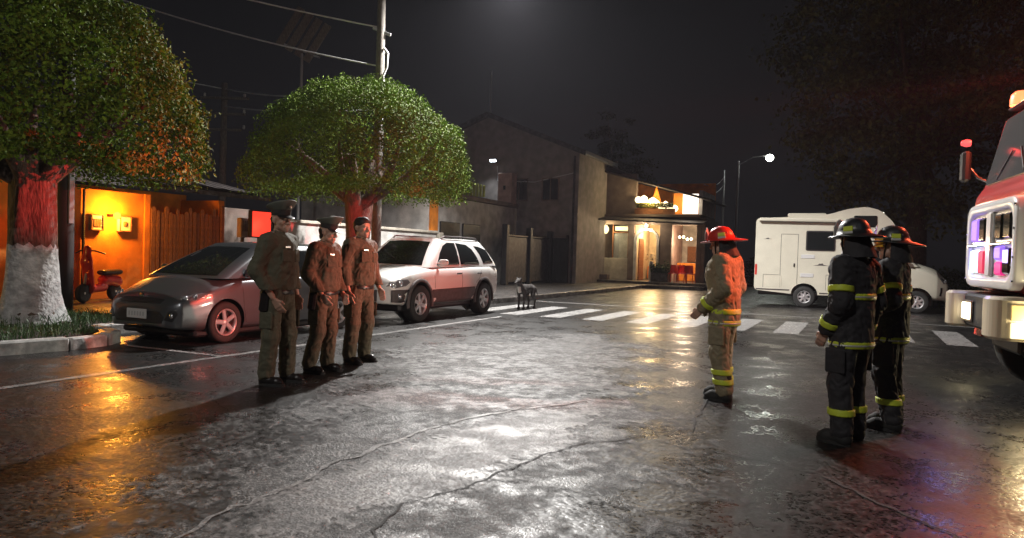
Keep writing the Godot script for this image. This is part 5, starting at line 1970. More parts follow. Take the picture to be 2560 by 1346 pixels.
	for x in [-0.94, 0.94]:
		bulb(lb, Vector3(x, 0.19, 0.06), Color(1.0, 0.12, 0.05), 4.5, 0.06)
	# the turning mirrors throw narrow beams across the street
	for w in [[0.0, Vector3(-11.3, 2.2, -7.0), 420.0, 4.5, 0.05], [0.0, Vector3(-11.0, 2.0, -14.6), 260.0, 4.0, 0.05], [0.0, Vector3(-11.0, 3.3, -8.2), 90.0, 10.0, 0.1], [0.0, Vector3(-10.6, 3.2, -14.4), 60.0, 10.0, 0.1], [0.94, Vector3(-1.1, 1.5, -7.75), 50.0, 9.0, 0.13], [-0.94, Vector3(-5.6, 1.15, -7.2), 95.0, 7.0, 0.11], [0.94, Vector3(-8.3, 0.45, -8.1), 150.0, 5.0, 0.08], [-0.94, Vector3(-7.9, 0.7, -13.6), 55.0, 7.0, 0.1]]:
		beam(lb, Vector3(w[0], 0.19, 0.08), lb.to_local(w[1]), Color(1.0, w[4], 0.05), w[2], w[3], 0.9, 0.06)


# ---- buildings and street furniture ----
func bar(parent: Node, called: String, lo: Vector3, hi: Vector3, m: Material, ch := 0.01) -> MeshInstance3D:
	var b := MB.new()
	b.box((lo + hi) * 0.5, (hi - lo).abs(), ch)
	return part(called, b, m, parent)


func orange_house() -> void:
	var t := thing("orange_house", "low house with orange lit porch wall behind the left tree", "house", Vector3(-15.2, 0.14, -12.0))
	# local: x towards the street, z along it (the wall runs from z 3.2 to 0, then the fence begins)
	bar(t, "wall", Vector3(-0.2, 0, 0.02), Vector3(0, 2.42, 5.4), M.wall_orange)
	bar(t, "wall_return", Vector3(-0.2, 0.0, -0.14), Vector3(0.03, 2.42, 0.02), M.wall_orange)
	bar(t, "back_wall", Vector3(-1.6, 0, -2.4), Vector3(-1.4, 2.6, 5.4), M.wall_orange)
	bar(t, "side_wall", Vector3(-1.4, 0, -2.4), Vector3(0.0, 2.44, -2.2), M.wall_orange)
	bar(t, "rear_block", Vector3(-7.0, 0, -2.2), Vector3(-1.62, 2.5, 5.4), M.wall_brown)
	var r := MB.new()
	r.prism(PackedVector2Array([Vector2(1.15, 2.40), Vector2(1.15, 2.50), Vector2(-3.6, 3.5), Vector2(-7.6, 2.6), Vector2(-7.6, 2.5), Vector2(-3.6, 3.36)]), 8.6, Transform3D(Basis.IDENTITY, Vector3(0, 0.06, 1.35)))
	var roof := part("roof", r, M.roofing, t)
	for k in 22:
		var b := MB.new()
		b.box(Vector3(-1.22, 3.06, -2.7 + 0.38 * k), Vector3(4.84, 0.03, 0.05), 0.01, Basis(Vector3(0, 0, 1), -0.207))
		part("roof_rib", b, M.roofing, roof)
	for z in [1.5, 5.0]:
		bar(t, "downpipe", Vector3(0.02, 0.05, z), Vector3(0.08, 2.4, z + 0.06), M.dark_post, 0.02)
	# two meter boxes, glazed, with dials
	for k in 2:
		var z: float = [1.25, 0.57][k]
		var box := Node3D.new()
		box.name = "meter_box"
		t.add_child(box, true)
		box.position = Vector3(0.0, 1.68, z)
		bar(box, "case", Vector3(0.0, -0.17, -0.15), Vector3(0.10, 0.19, 0.15), M.wall_cream, 0.015)
		for e in [[-0.17, -0.14, -0.15, 0.15], [0.16, 0.19, -0.15, 0.15], [-0.14, 0.16, -0.15, -0.12], [-0.14, 0.16, 0.12, 0.15]]:
			bar(box, "rim", Vector3(0.101, e[0], e[2]), Vector3(0.125, e[1], e[3]), M.planks, 0.004)
		if k == 0:
			for j in 4:
				bar(box, "breaker", Vector3(0.101, -0.09, -0.085 + 0.045 * j), Vector3(0.118, 0.09, -0.05 + 0.045 * j), M.planks, 0.004)
		else:
			var b := MB.new()
			b.lathe([Vector2(0.001, 0.022), Vector2(0.05, 0.02), Vector2(0.065, 0.0)], 18, Transform3D(Basis(Vector3.FORWARD, PI / 2), Vector3(0.101, 0.0, 0)), false)
			part("dial", b, M.planks, box)
	# porch lamp between them
	var lamp := Node3D.new()
	lamp.name = "porch_lamp"
	t.add_child(lamp)
	lamp.position = Vector3(0.3, 1.86, 0.93)
	bar(lamp, "bracket", Vector3(-0.3, -0.03, -0.03), Vector3(0.0, 0.03, 0.03), M.black_metal)
	var b := MB.new()
	b.lathe([Vector2(0.001, -0.09), Vector2(0.05, -0.075), Vector2(0.075, -0.02), Vector2(0.07, 0.04), Vector2(0.03, 0.075), Vector2(0.001, 0.08)], 16)
	part("globe_lamp", b, glow("porch_glow", Color(1.0, 0.6, 0.06), 2.0), lamp)
	bulb(lamp, Vector3(0.0, 0.0, 0), Color(1.0, 0.4, 0.05), 6.5, 0.09, 30.0)
	# the fence of upright boards
	var f := thing("board_fence", "fence of upright wooden boards lit orange beside the porch wall", "fence", Vector3(-15.16, 0.14, -12.15))
	rng.seed = 19
	var z := 0.0
	var k := 0
	while z > -2.05:
		var w := rng.randf_range(0.085, 0.12)
		b = MB.new()
		var h: float = 2.05 + rng.randf_range(-0.05, 0.05) + (0.12 if k % 3 == 0 else 0.0)
		b.prism(PackedVector2Array([Vector2(-w * 0.5, 0.05), Vector2(w * 0.5, 0.05), Vector2(w * 0.5, h - 0.05), Vector2(0, h), Vector2(-w * 0.5, h - 0.05)]), 0.022, Transform3D(Basis(Vector3(0, 0, -1), Vector3.UP, Vector3.RIGHT), Vector3(rng.randf_range(-0.008, 0.008), 0, z - w * 0.5)), 0.003)
		part("board", b, M.planks, f)
		z -= w + rng.randf_range(0.008, 0.03)
		k += 1
	bar(f, "rail", Vector3(-0.07, 0.45, -2.1), Vector3(-0.02, 0.53, 0.05), M.planks)
	bar(f, "rail", Vector3(-0.07, 1.75, -2.1), Vector3(-0.02, 1.83, 0.05), M.planks)
	bar(f, "post", Vector3(-0.08, 0, -2.2), Vector3(0.03, 2.3, -2.08), M.planks)
	# neighbour on the left edge: yellow window behind bars
	var nb := thing("neighbour_house", "house at the left edge with glowing yellow window", "house", Vector3(-15.6, 0.14, -6.2))
	bar(nb, "wall", Vector3(-0.3, 0, -0.3), Vector3(0, 1.0, 5), M.wall_orange)
	bar(nb, "wall_top", Vector3(-0.3, 2.3, -0.3), Vector3(0, 3.0, 5), M.wall_brown)
	bar(nb, "jamb", Vector3(-0.3, 1.0, 1.3), Vector3(0, 2.3, 5), M.wall_orange)
	bar(nb, "corner", Vector3(-4, 0, -2.3), Vector3(-0.3, 2.6, -0.3), M.wall_brown)
	var win := Node3D.new()
	win.name = "window"
	nb.add_child(win)
	bar(win, "lit_window_pane", Vector3(-0.2, 1.0, -0.3), Vector3(-0.16, 2.3, 1.3), glow("window_glow", Color(1.0, 0.85, 0.12), 1.1))
	for j in 9:
		bar(win, "bar", Vector3(0.0, 0.98, -0.28 + 0.19 * j), Vector3(0.025, 2.32, -0.255 + 0.19 * j), M.black_metal, 0.005)
	bulb(nb, Vector3(0.35, 1.6, 0.6), Color(1.0, 0.6, 0.12), 1.3, 0.2, 20.0)
	# things on the porch
	motorbike()
	var s := thing("stone", "pale rounded stone at the foot of the orange wall", "stone", Vector3(-14.5, 0.14, -11.1))
	part("block", nets([[Vector3(-0.05, 0.08, 0), Vector3(0.04, 0.12, 0.02), 0.13, 0.10], [Vector3(0, 0.05, -0.08), Vector3(0, 0.05, 0.1), 0.11, 0.12]], 0.03, 0.06, [[Vector3(0, 0, 0), Vector3.DOWN]]), M.wall_cream, s)
	var p := thing("utility_pole", "thick dark pole standing right behind the left tree trunk", "pole", Vector3(-12.35, 0.1, -8.2))
	b = MB.new()
	b.tube([Vector3(0, 0, 0), Vector3(0.0, 2.4, 0), Vector3(0.01, 4.9, 0.02)], [0.15, 0.14, 0.12], 14)
	part("shaft", b, M.dark_post, p)
	bar(p, "cable_guard", Vector3(0.12, 1.6, -0.05), Vector3(0.17, 2.6, 0.05), M.galvanised, 0.01)


func motorbike() -> void:
	var t := thing("scooter", "small red scooter leaning on the orange porch wall", "scooter", Vector3(-14.55, 0.14, -10.45), 0.3)
	for z in [-0.45, 0.5]:
		var w := Node3D.new()
		w.name = "wheel"
		t.add_child(w, true)
		w.position = Vector3(0, 0.2, z)
		var b := MB.new()
		b.lathe([Vector2(0.13, -0.045), Vector2(0.18, -0.05), Vector2(0.2, 0), Vector2(0.18, 0.05), Vector2(0.13, 0.045)], 20, Transform3D(Basis(Vector3.FORWARD, PI / 2), Vector3.ZERO))
		part("tyre", b, M.rubber, w)
		b = MB.new()
		b.lathe([Vector2(0.001, 0.05), Vector2(0.05, 0.04), Vector2(0.13, 0.02), Vector2(0.13, -0.02), Vector2(0.001, -0.05)], 16, Transform3D(Basis(Vector3.FORWARD, PI / 2), Vector3.ZERO))
		part("rim", b, M.alloy, w)
	part("bodywork", nets([[Vector3(0, 0.42, -0.5), Vector3(0, 0.46, -0.1), 0.13, 0.11], [Vector3(0, 0.3, -0.1), Vector3(0, 0.28, 0.3), 0.09, 0.09], [Vector3(0, 0.3, 0.32), Vector3(0, 0.85, 0.42), 0.12, 0.13, Vector3(1, 1, 2)], [Vector3(0, 0.85, 0.42), Vector3(0, 1.1, 0.4), 0.1, 0.09, Vector3(1, 1, 1.6)]], 0.025, 0.06), M.paint_red, t)
	part("seat", nets([[Vector3(0, 0.62, -0.55), Vector3(0, 0.62, -0.05), 0.09, 0.085, Vector3(0.8, 1.4, 1)]], 0.02, 0.04), M.leather, t)
	var b := MB.new()
	b.tube([Vector3(-0.34, 1.02, 0.3), Vector3(-0.15, 1.08, 0.38), Vector3(0.15, 1.08, 0.38), Vector3(0.34, 1.02, 0.3)], [0.016], 8)
	part("handlebar", b, M.black_plastic, t)
	b = MB.new()
	b.tube([Vector3(0, 0.2, 0.5), Vector3(0, 0.6, 0.42)], [0.03], 8)
	part("fork", b, M.galvanised, t)


func white_house() -> void:
	# low white building with gate and walls, behind the four wheel drive
	var t := thing("white_house", "low flat roofed white building left of the gabled house", "house", Vector3(-14.5, 0.14, -24.0))
	bar(t, "wall", Vector3(-6.0, 0, -7.0), Vector3(0, 3.4, 0.6), M.wall_white)
	bar(t, "parapet", Vector3(-6.1, 3.42, -7.1), Vector3(0.12, 3.6, 0.7), M.wall_brown, 0.03)
	bar(t, "corner_strip", Vector3(0.005, 0.0, -7.02), Vector3(0.06, 3.38, -6.9), M.wall_cream, 0.01)
	bar(t, "pier", Vector3(0.003, 0.0, 0.1), Vector3(0.14, 3.38, 0.55), M.wall_orange, 0.02)
	for k in 2:
		bar(t, "shutter", Vector3(0.004, 0.05, -1.7 - 1.75 * k), Vector3(0.07, 2.45, -0.2 - 1.75 * k), M.black_metal, 0.02)
	var g := thing("yard_fence", "dark sheet fence with square posts in front of the white building", "fence", Vector3(-13.2, 0.14, -27.3))
	for k in 3:
		var z := -2.4 * k
		bar(g, "post", Vector3(-0.1, 0, z - 0.12), Vector3(0.14, 2.5 - 0.05 * k, z + 0.12), M.black_metal, 0.02)
		if k < 2:
			bar(g, "panel", Vector3(-0.03, 0.1, z - 2.26), Vector3(0.03, 2.0, z - 0.14), M.sheet_metal, 0.01)
			bar(g, "rail", Vector3(-0.05, 2.02, z - 2.26), Vector3(0.05, 2.1, z - 0.14), M.black_metal, 0.01)
	var w := thing("garden_wall", "long low white wall behind the parked cars", "wall", Vector3(-14.2, 0.14, -17.0))
	bar(w, "wall", Vector3(-0.2, 0, -6.5), Vector3(0, 1.95, 1.5), M.wall_white, 0.01)
	bar(w, "coping", Vector3(-0.26, 1.952, -6.55), Vector3(0.06, 2.05, 1.55), M.wall_cream, 0.02)
	bar(w, "end_pier", Vector3(-0.3, 0, -6.9), Vector3(0.1, 2.0, -6.56), M.wall_cream, 0.02)
	# box sign glowing red and a meter cabinet on the wall left of it
	var s := thing("light_box", "glowing red box sign behind the first officer", "sign", Vector3(-14.35, 2.0, -14.85))
	bar(s, "case", Vector3(-0.12, -0.36, -0.36), Vector3(0.0, 0.36, 0.36), M.black_metal, 0.02)
	bar(s, "sign_face", Vector3(0.002, -0.33, -0.33), Vector3(0.03, 0.33, 0.33), glow("red_sign_glow", Color(1.0, 0.06, 0.03), 1.0), 0.01)
	bar(s, "post", Vector3(-0.09, -1.88, -0.05), Vector3(-0.02, -0.36, 0.05), M.black_metal)
	bulb(s, Vector3(0.25, 0, 0), Color(1.0, 0.08, 0.04), 0.35, 0.2, 12.0)
	var c := thing("meter_cabinet", "narrow pinkish meter cabinet on a post right of the board fence", "cabinet", Vector3(-14.9, 0.14, -14.75))
	bar(c, "case", Vector3(-0.08, 1.5, -0.14), Vector3(0.08, 2.02, 0.14), M.wall_pink, 0.02)
	for k in 3:
		bar(c, "slot", Vector3(0.081, 1.66, -0.085 + 0.07 * k), Vector3(0.092, 1.95, -0.055 + 0.07 * k), M.wall_brown, 0.004)
	bar(c, "post", Vector3(-0.04, 0.0, -0.04), Vector3(0.04, 1.5, 0.04), M.dark_post)
	var d := thing("dark_wall", "dark blank wall between the board fence and the white garden wall", "wall", Vector3(-15.6, 0.14, -15.0))
	bar(d, "wall", Vector3(-0.2, 0, -1.2), Vector3(0, 2.3, 0.75), M.wall_brown)


func gabled_house() -> void:
	var t := thing("gabled_house", "tall grey two storey house with its gable to the crossing", "house", Vector3(-16.75, 0.1, -32.5))
	# local x: -4.8 .. 4.8 across the gable, local z 0 back to -9
	var b := MB.new()
	b.prism(PackedVector2Array([Vector2(-4.75, 0), Vector2(4.75, 0), Vector2(4.75, 6.2), Vector2(0, 8.05), Vector2(-4.75, 6.2)]), 4.2, Transform3D(Basis.IDENTITY, Vector3(0, 0, -2.1)))
	part("wall", b, M.wall_grey, t)
	for s in [-1.0, 1.0]:
		b = MB.new()
		b.prism(PackedVector2Array([Vector2(0, 8.06), Vector2(s * 5.2, 6.03), Vector2(s * 5.2, 6.17), Vector2(0, 8.22)]), 5.0, Transform3D(Basis.IDENTITY, Vector3(0, 0.01, -2.1)))
		part("roof_slope", b, M.roofing, t)
		b = MB.new()
		b.prism(PackedVector2Array([Vector2(0, 7.98), Vector2(s * 5.2, 5.93), Vector2(s * 5.2, 6.12), Vector2(0, 8.18)]), 0.04, Transform3D(Basis.IDENTITY, Vector3(0, 0.012, 0.43)))
		part("barge_board", b, M.sheet_metal, t)
	bar(t, "downpipe", Vector3(4.5, 0.0, 0.02), Vector3(4.6, 6.0, 0.12), M.sheet_metal, 0.03)
	b = MB.new()
	b.tube([Vector3(5.15, 6.05, 0.4), Vector3(5.15, 6.0, -4.5)], [0.07], 8)
	part("gutter", b, M.sheet_metal, t)
	b = MB.new()
	b.tube([Vector3(0.5, 5.6, 0.03), Vector3(0.55, 4.9, 0.03), Vector3(2.5, 4.8, 0.03), Vector3(4.5, 5.2, 0.03)], [0.02], 6)
	part("wall_cable", b, M.wire, t)
	bar(t, "string_course", Vector3(-4.74, 3.2, 0.002), Vector3(4.74, 3.34, 0.05), M.wall_grey, 0.01)
	# windows in the gable: frame set into a reveal, dark pane
	for w in [[1.2, 3.9, 1.0, 1.1], [2.9, 3.9, 0.9, 1.1]]:
		var win := Node3D.new()
		win.name = "window"
		t.add_child(win, true)
		win.position = Vector3(w[0], w[1], 0.0)
		bar(win, "pane", Vector3(0.04, 0.04, 0.004), Vector3(w[2] - 0.04, w[3] - 0.04, 0.012), M.car_glass, 0.002)
		for e in [[0, 0, w[2], 0.06], [0, w[3] - 0.06, w[2], w[3]], [0, 0.06, 0.06, w[3] - 0.06], [w[2] - 0.06, 0.06, w[2], w[3] - 0.06], [w[2] * 0.5 - 0.02, 0.06, w[2] * 0.5 + 0.02, w[3] - 0.06]]:
			bar(win, "frame", Vector3(e[0], e[1], 0.002), Vector3(e[2], e[3], 0.05), M.wall_brown, 0.006)
		bar(win, "sill", Vector3(-0.08, -0.07, 0.0), Vector3(w[2] + 0.08, -0.005, 0.14), M.wall_grey, 0.01)
	# balcony of yellow green boards over the low roof
	var bal := thing("balcony_screen", "balcony screen of yellow green upright boards below the floodlight", "balcony", Vector3(-17.3, 3.95, -31.6))
	rng.seed = 44
	for k in 11:
		var w := 0.13
		b = MB.new()
		b.box(Vector3(-0.9 + 0.17 * k, 0.72 - 0.035 * k, rng.randf_range(-0.01, 0.01)), Vector3(w, 0.9 - 0.02 * k, 0.03), 0.006, Basis(Vector3(0, 0, 1), rng.randf_range(-0.015, 0.015)))
		part("board", b, mat("board_lime", Color(0.42, 0.45, 0.06), 0.7), bal)
	for y in [0.18, 0.04]:
		b = MB.new()
		b.box(Vector3(-0.02, y, 0.06), Vector3(2.0, 0.06, 0.05), 0.01, Basis(Vector3(0, 0, 1), -0.06))
		part("rail", b, M.galvanised, bal)
	bar(bal, "slab", Vector3(-1.2, -0.32, -0.85), Vector3(1.1, -0.12, 0.3), M.black_metal)
	var ch := thing("chimney", "pale square chimney stack beside the balcony screen", "chimney", Vector3(-15.35, 3.7, -31.8))
	bar(ch, "stack", Vector3(-0.36, 0, -0.3), Vector3(0.36, 1.55, 0.3), M.wall_pink, 0.02)
	bar(ch, "vent", Vector3(-0.06, 0.75, 0.3), Vector3(0.06, 0.95, 0.32), M.black_metal, 0.006)
	# floodlight on its bracket
	var fl := thing("floodlight", "small white floodlight shining on the gable wall", "floodlight", Vector3(-16.2, 5.95, -32.05))
	bar(fl, "bracket", Vector3(-0.02, -0.02, -0.45), Vector3(0.02, 0.02, 0.02), M.galvanised, 0.006)
	b = MB.new()
	b.box(Vector3(0, -0.02, 0.1), Vector3(0.36, 0.16, 0.12), 0.03, Basis(Vector3.RIGHT, 0.5))
	part("housing", b, M.black_plastic, fl)
	b = MB.new()
	b.box(Vector3(0, -0.05, 0.165), Vector3(0.32, 0.12, 0.02), 0.008, Basis(Vector3.RIGHT, 0.5))
	part("led_lamp", b, glow("led_glow", Color(0.85, 0.92, 1.0), 12.0), fl)
	beam(fl, Vector3(0, -0.08, 0.24), Vector3(-0.4, -3.0, 1.0), Color(0.85, 0.93, 1.0), 5.0, 60.0, 0.8, 0.1)
	var an := thing("roof_mast", "thin pale mast on the ridge of the gabled house", "mast", Vector3(-17.1, 8.2, -33.2))
	b = MB.new()
	b.tube([Vector3(0, -0.2, 0), Vector3(0, 2.4, 0)], [0.035], 8)
	part("tube", b, M.galvanised, an)
	# the side along the street, a lower wing
	var s := thing("side_wing", "dark brown wing joining the gabled house to the lit restaurant", "house", Vector3(-12.6, 0.1, -36.8))
	b = MB.new()
	b.prism(PackedVector2Array([Vector2(-6, 0), Vector2(0.25, 0), Vector2(0.25, 5.9), Vector2(-6, 7.4)]), 3.2, Transform3D(Basis.IDENTITY, Vector3(0, 0, -1.9)))
	part("wall", b, M.wall_brown, s)
	bar(s, "name_board", Vector3(-1.2, 3.3, -0.296), Vector3(0.18, 4.4, -0.23), M.sheet_metal, 0.01)
	b = MB.new()
	b.box(Vector3(-1.6, 6.55, -1.7), Vector3(5.2, 0.09, 3.8), 0.02, Basis(Vector3(0, 0, 1), -0.24))
	part("roof", b, M.roofing, s)
	# dark yard gate and planter before the gable
	var g := thing("yard_gate", "tall black sheet gate at the foot of the gabled house", "gate", Vector3(-13.35, 0.14, -32.2))
	for k in 6:
		bar(g, "sheet", Vector3(-0.96 + 0.32 * k, 0.03, -0.02 + 0.012 * (k % 2)), Vector3(-0.65 + 0.32 * k, 2.1, 0.012 * (k % 2)), M.black_metal, 0.006)
	for x in [-1.02, 1.0]:
		bar(g, "post", Vector3(x - 0.05, 0, -0.07), Vector3(x + 0.05, 2.25, 0.05), M.black_metal, 0.01)
	bar(g, "lintel", Vector3(-0.95, 2.11, -0.03), Vector3(0.94, 2.2, 0.03), M.wall_brown, 0.01)
	var pl := thing("planter_wall", "low grey planter wall beside the black gate", "planter", Vector3(-14.6, 0.14, -30.9))
	bar(pl, "wall", Vector3(-1.6, 0, -0.5), Vector3(0.6, 0.42, 0.3), M.wall_grey, 0.02)
	b = MB.new()
	rng.seed = 91
	for k in 700:
		b.col = Color(0.03, 0.05, 0.02) * rng.randf_range(0.6, 1.4)
		leaf(b, Vector3(rng.randf_range(-1.5, 0.5), 0.42 + absf(rng.randfn()) * 0.1, rng.randf_range(-0.45, 0.25)), Vector3(rng.randfn(), 1.2, rng.randfn()).normalized(), 0.09)
	part("plants", b, M.leaf, pl)


func restaurant() -> void:
	var t := thing("restaurant", "lit restaurant front with arched doorway beyond the crossing", "restaurant", Vector3(-10.0, 0.14, -37.0))
	# local x: -2.75 .. 2.8, front at z 0, rooms go back to -3.4
	var F := 0.14
	bar(t, "terrace", Vector3(-3.2, -0.1, -3.6), Vector3(3.4, F, 1.4), M.paving, 0.02)
	bar(t, "terrace_step", Vector3(-2.4, -0.12, 1.42), Vector3(2.9, 0.02, 1.8), M.paving, 0.02)
	# ground floor: piers and the wall over the openings
	for x in [[-2.75, -2.42], [-0.86, -0.55], [0.78, 1.40], [2.62, 2.86]]:
		bar(t, "pier", Vector3(x[0], F, -0.3), Vector3(x[1], 3.0, 0.0), M.wall_brown, 0.015)
	bar(t, "lintel", Vector3(-2.75, 3.0, -0.3), Vector3(2.86, 3.35, 0.0), M.wall_brown, 0.015)
	bar(t, "floor_slab", Vector3(-2.75, 3.36, -3.5), Vector3(2.9, 3.5, 0.5), M.wall_brown, 0.015)
	bar(t, "back_wall", Vector3(-2.75, F, -3.6), Vector3(2.86, 3.35, -3.4), M.wall_cream)
	bar(t, "partition", Vector3(-0.8, F, -3.4), Vector3(-0.62, 3.35, -0.3), M.wall_cream)
	bar(t, "partition", Vector3(1.0, F, -3.4), Vector3(1.2, 3.35, -0.3), M.wall_pink)
	bar(t, "end_wall", Vector3(-2.95, F, -3.6), Vector3(-2.76, 3.35, 0.0), M.wall_brown)
	bar(t, "end_wall", Vector3(2.87, F, -3.6), Vector3(3.05, 3.35, 0.0), M.wall_brown)
	# shop window on the left: panel, glazing, lit strip
	var win := Node3D.new()
	win.name = "shop_window"
	t.add_child(win)
	bar(win, "stall_riser", Vector3(-2.42, F, -0.2), Vector3(-0.86, 1.25, -0.08), M.wall_cream, 0.01)
	bar(win, "pane", Vector3(-1.7, 1.26, -0.14), Vector3(-0.9, 2.55, -0.13), M.pane, 0.001)
	for x in [-2.42, -1.72, -0.9]:
		bar(win, "mullion", Vector3(x, 1.26, -0.18), Vector3(x + 0.05, 2.98, -0.08), M.planks, 0.006)
	bar(win, "transom", Vector3(-1.66, 2.56, -0.18), Vector3(-0.91, 2.62, -0.08), M.planks, 0.006)
	bar(win, "tube_lamp", Vector3(-1.62, 2.68, -0.2), Vector3(-0.94, 2.9, -0.16), glow("strip_glow", Color(1.0, 0.83, 0.42), 1.6), 0.02)
	var b := MB.new()
	b.lathe([Vector2(0.001, -0.24), Vector2(0.14, -0.2), Vector2(0.22, -0.06), Vector2(0.22, 0.08), Vector2(0.12, 0.22), Vector2(0.001, 0.24)], 18, Transform3D(Basis.IDENTITY, Vector3(-2.05, 2.72, 0.28)))
	part("globe_lamp", b, glow("globe_glow", Color(1.0, 0.84, 0.42), 2.2), t)
	bulb(t, Vector3(-2.05, 2.72, 0.28), Color(1.0, 0.78, 0.42), 4.5, 0.2, 30.0)
	# arched doorway: white surround with a real arch
	var arch := PackedVector2Array()
	for k in 17:
		var an := PI * (1.0 - k / 16.0)
		arch.append(Vector2(0.115 + cos(an) * 0.66, 2.2 + sin(an) * 0.62))
	for k in range(16, -1, -1):
		var an := PI * (1.0 - k / 16.0)
		arch.append(Vector2(0.115 + cos(an) * 0.52, 2.2 + sin(an) * 0.5))
	b = MB.new()
	b.prism(arch, 0.16, Transform3D(Basis.IDENTITY, Vector3(0, 0, -0.05)))
	part("door_arch", b, M.wall_white, t)
	for x in [-0.545, 0.635]:
		bar(t, "arch_jamb", Vector3(x, F, -0.13), Vector3(x + 0.14, 2.2, 0.03), M.wall_white, 0.01)
	bar(t, "door_leaf", Vector3(-0.36, F, -1.1), Vector3(-0.3, 2.3, -0.2), M.planks, 0.01)
	bar(t, "sofa", Vector3(-0.5, F, -3.3), Vector3(0.9, 0.9, -2.6), M.wall_orange, 0.08)
	bar(t, "curtain", Vector3(0.2, F, -2.4), Vector3(0.7, 2.7, -2.3), M.wall_orange, 0.04)
	bulb(t, Vector3(0.05, 2.6, -1.6), Color(1.0, 0.62, 0.25), 7.0, 0.15, 20.0)
	b = MB.new()
	b.lathe([Vector2(0.001, -0.1), Vector2(0.08, -0.06), Vector2(0.1, 0.02), Vector2(0.04, 0.1), Vector2(0.001, 0.12)], 14, Transform3D(Basis.IDENTITY, Vector3(0.12, 2.93, 0.16)))
	part("door_lamp", b, glow("door_glow", Color(1.0, 0.85, 0.6), 3.0), t)
	bulb(t, Vector3(0.12, 2.93, 0.3), Color(1.0, 0.8, 0.5), 3.0, 0.1, 20.0)
	# dining room on the right
	b = MB.new()
	for k in 4:
		b.lathe([Vector2(0.001, -0.07), Vector2(0.06, -0.04), Vector2(0.07, 0.03), Vector2(0.001, 0.08)], 12, Transform3D(Basis.IDENTITY, Vector3(1.62 + 0.2 * k, 2.42 - 0.05 * k + 0.06 * (k % 2), -0.75)))
	part("pendant_lamp", b, glow("pendant_glow", Color(1.0, 0.82, 0.6), 4.0), t)
	bulb(t, Vector3(1.95, 2.3, -0.5), Color(1.0, 0.72, 0.45), 7.0, 0.25, 20.0)
	bar(t, "serving_hatch", Vector3(1.5, 1.15, -3.38), Vector3(2.3, 2.0, -3.3), M.planks, 0.02)
	bar(t, "counter", Vector3(1.25, F, -2.6), Vector3(2.5, 1.1, -2.0), M.wall_orange, 0.03)
	# awning over the whole front
	b = MB.new()
	b.box(Vector3(0.05, 3.22, 0.75), Vector3(6.3, 0.07, 1.5), 0.02, Basis(Vector3.RIGHT, 0.16) * Basis(Vector3(0, 0, 1), -0.035))
	part("awning", b, M.roofing, t)
	# upper floor: room open to a balcony
	bar(t, "upper_back", Vector3(-2.75, 3.52, -3.6), Vector3(2.86, 5.4, -3.4), M.wall_orange)
	bar(t, "upper_side", Vector3(2.7, 3.52, -3.4), Vector3(2.86, 4.72, 0.0), M.wall_white)
	bar(t, "upper_pier", Vector3(-2.75, 3.52, -0.3), Vector3(-0.5, 5.6, 0.0), M.wall_brown, 0.01)
	bar(t, "upper_pier", Vector3(1.42, 3.52, -0.2), Vector3(1.86, 4.6, 0.0), M.wall_orange, 0.01)
	bar(t, "lit_window_pane", Vector3(1.87, 3.56, -0.12), Vector3(2.64, 4.56, -0.08), glow("upper_window_glow", Color(1.0, 0.87, 0.72), 2.0), 0.01)
	bulb(t, Vector3(2.2, 4.1, 0.3), Color(1.0, 0.84, 0.66), 1.2, 0.3, 20.0)
	b = MB.new()
	b.box(Vector3(0.25, 5.05, -1.4), Vector3(6.6, 0.1, 4.2), 0.02, Basis(Vector3(0, 0, 1), -0.27))
	part("roof", b, M.roofing, t)
	bar(t, "balcony_front", Vector3(-0.45, 3.52, 0.3), Vector3(1.6, 3.8, 0.4), M.planks, 0.01)
	# row of glowing lamps among the balcony plants
	for k in 9:
		b = MB.new()
		var lr: float = [0.17, 0.22, 0.15, 0.24, 0.18, 0.2, 0.14, 0.22, 0.17][k]
		b.lathe([Vector2(0.03, -lr), Vector2(lr * 0.6, -lr * 0.8), Vector2(lr, -lr * 0.1), Vector2(lr * 0.8, lr * 0.6), Vector2(0.04, lr), Vector2(0.001, lr * 1.05)], 16, Transform3D(Basis.IDENTITY, Vector3(-0.35 + 0.235 * k, 4.25 - 0.05 * k + 0.09 * sin(k * 2.3), 0.05 + 0.1 * cos(k * 3.1))))
		part("lantern_lamp", b, glow("lantern_glow", Color(1.0, 0.83, 0.46), 3.5), t)
	bulb(t, Vector3(0.4, 4.15, 0.55), Color(1.0, 0.74, 0.36), 5.0, 0.35, 25.0)
	rng.seed = 17
	b = MB.new()
	for k in 900:
		b.col = Color(0.12, 0.11, 0.02) * rng.randf_range(0.6, 1.4)
		leaf(b, Vector3(rng.randf_range(-0.4, 1.5), 3.84 + rng.randf() * 0.22, rng.randf_range(0.2, 0.55)), Vector3(rng.randfn(), 0.6, rng.randfn()).normalized(), 0.10)
	part("balcony_plants", b, M.leaf, t)
	# a tapered red cloth hanging over the balcony
	b = MB.new()
	b.prism(PackedVector2Array([Vector2(0.1, 3.9), Vector2(0.75, 3.9), Vector2(0.42, 5.0)]), 0.03, Transform3D(Basis.IDENTITY, Vector3(0.05, 0.0, -0.3)))
	part("cloth", b, M.wall_orange, t)
	# furniture before it
	for k in 3:
		chair(Vector3(-8.35 + 0.42 * k, 0.28, -36.35 - 0.12 * (k % 2)), 0.4 * k - 0.3, ["red plastic chair nearest the restaurant planter", "middle red plastic chair on the restaurant terrace", "red plastic chair at the right end of the terrace"][k])
	var v := thing("vase", "tall white vase with twigs by the arched doorway", "vase", Vector3(-9.42, 0.28, -36.3))
	b = MB.new()
	b.lathe([Vector2(0.10, 0), Vector2(0.12, 0.1), Vector2(0.13, 0.5), Vector2(0.11, 0.85), Vector2(0.09, 1.0), Vector2(0.07, 1.0), Vector2(0.07, 0.9)], 18)
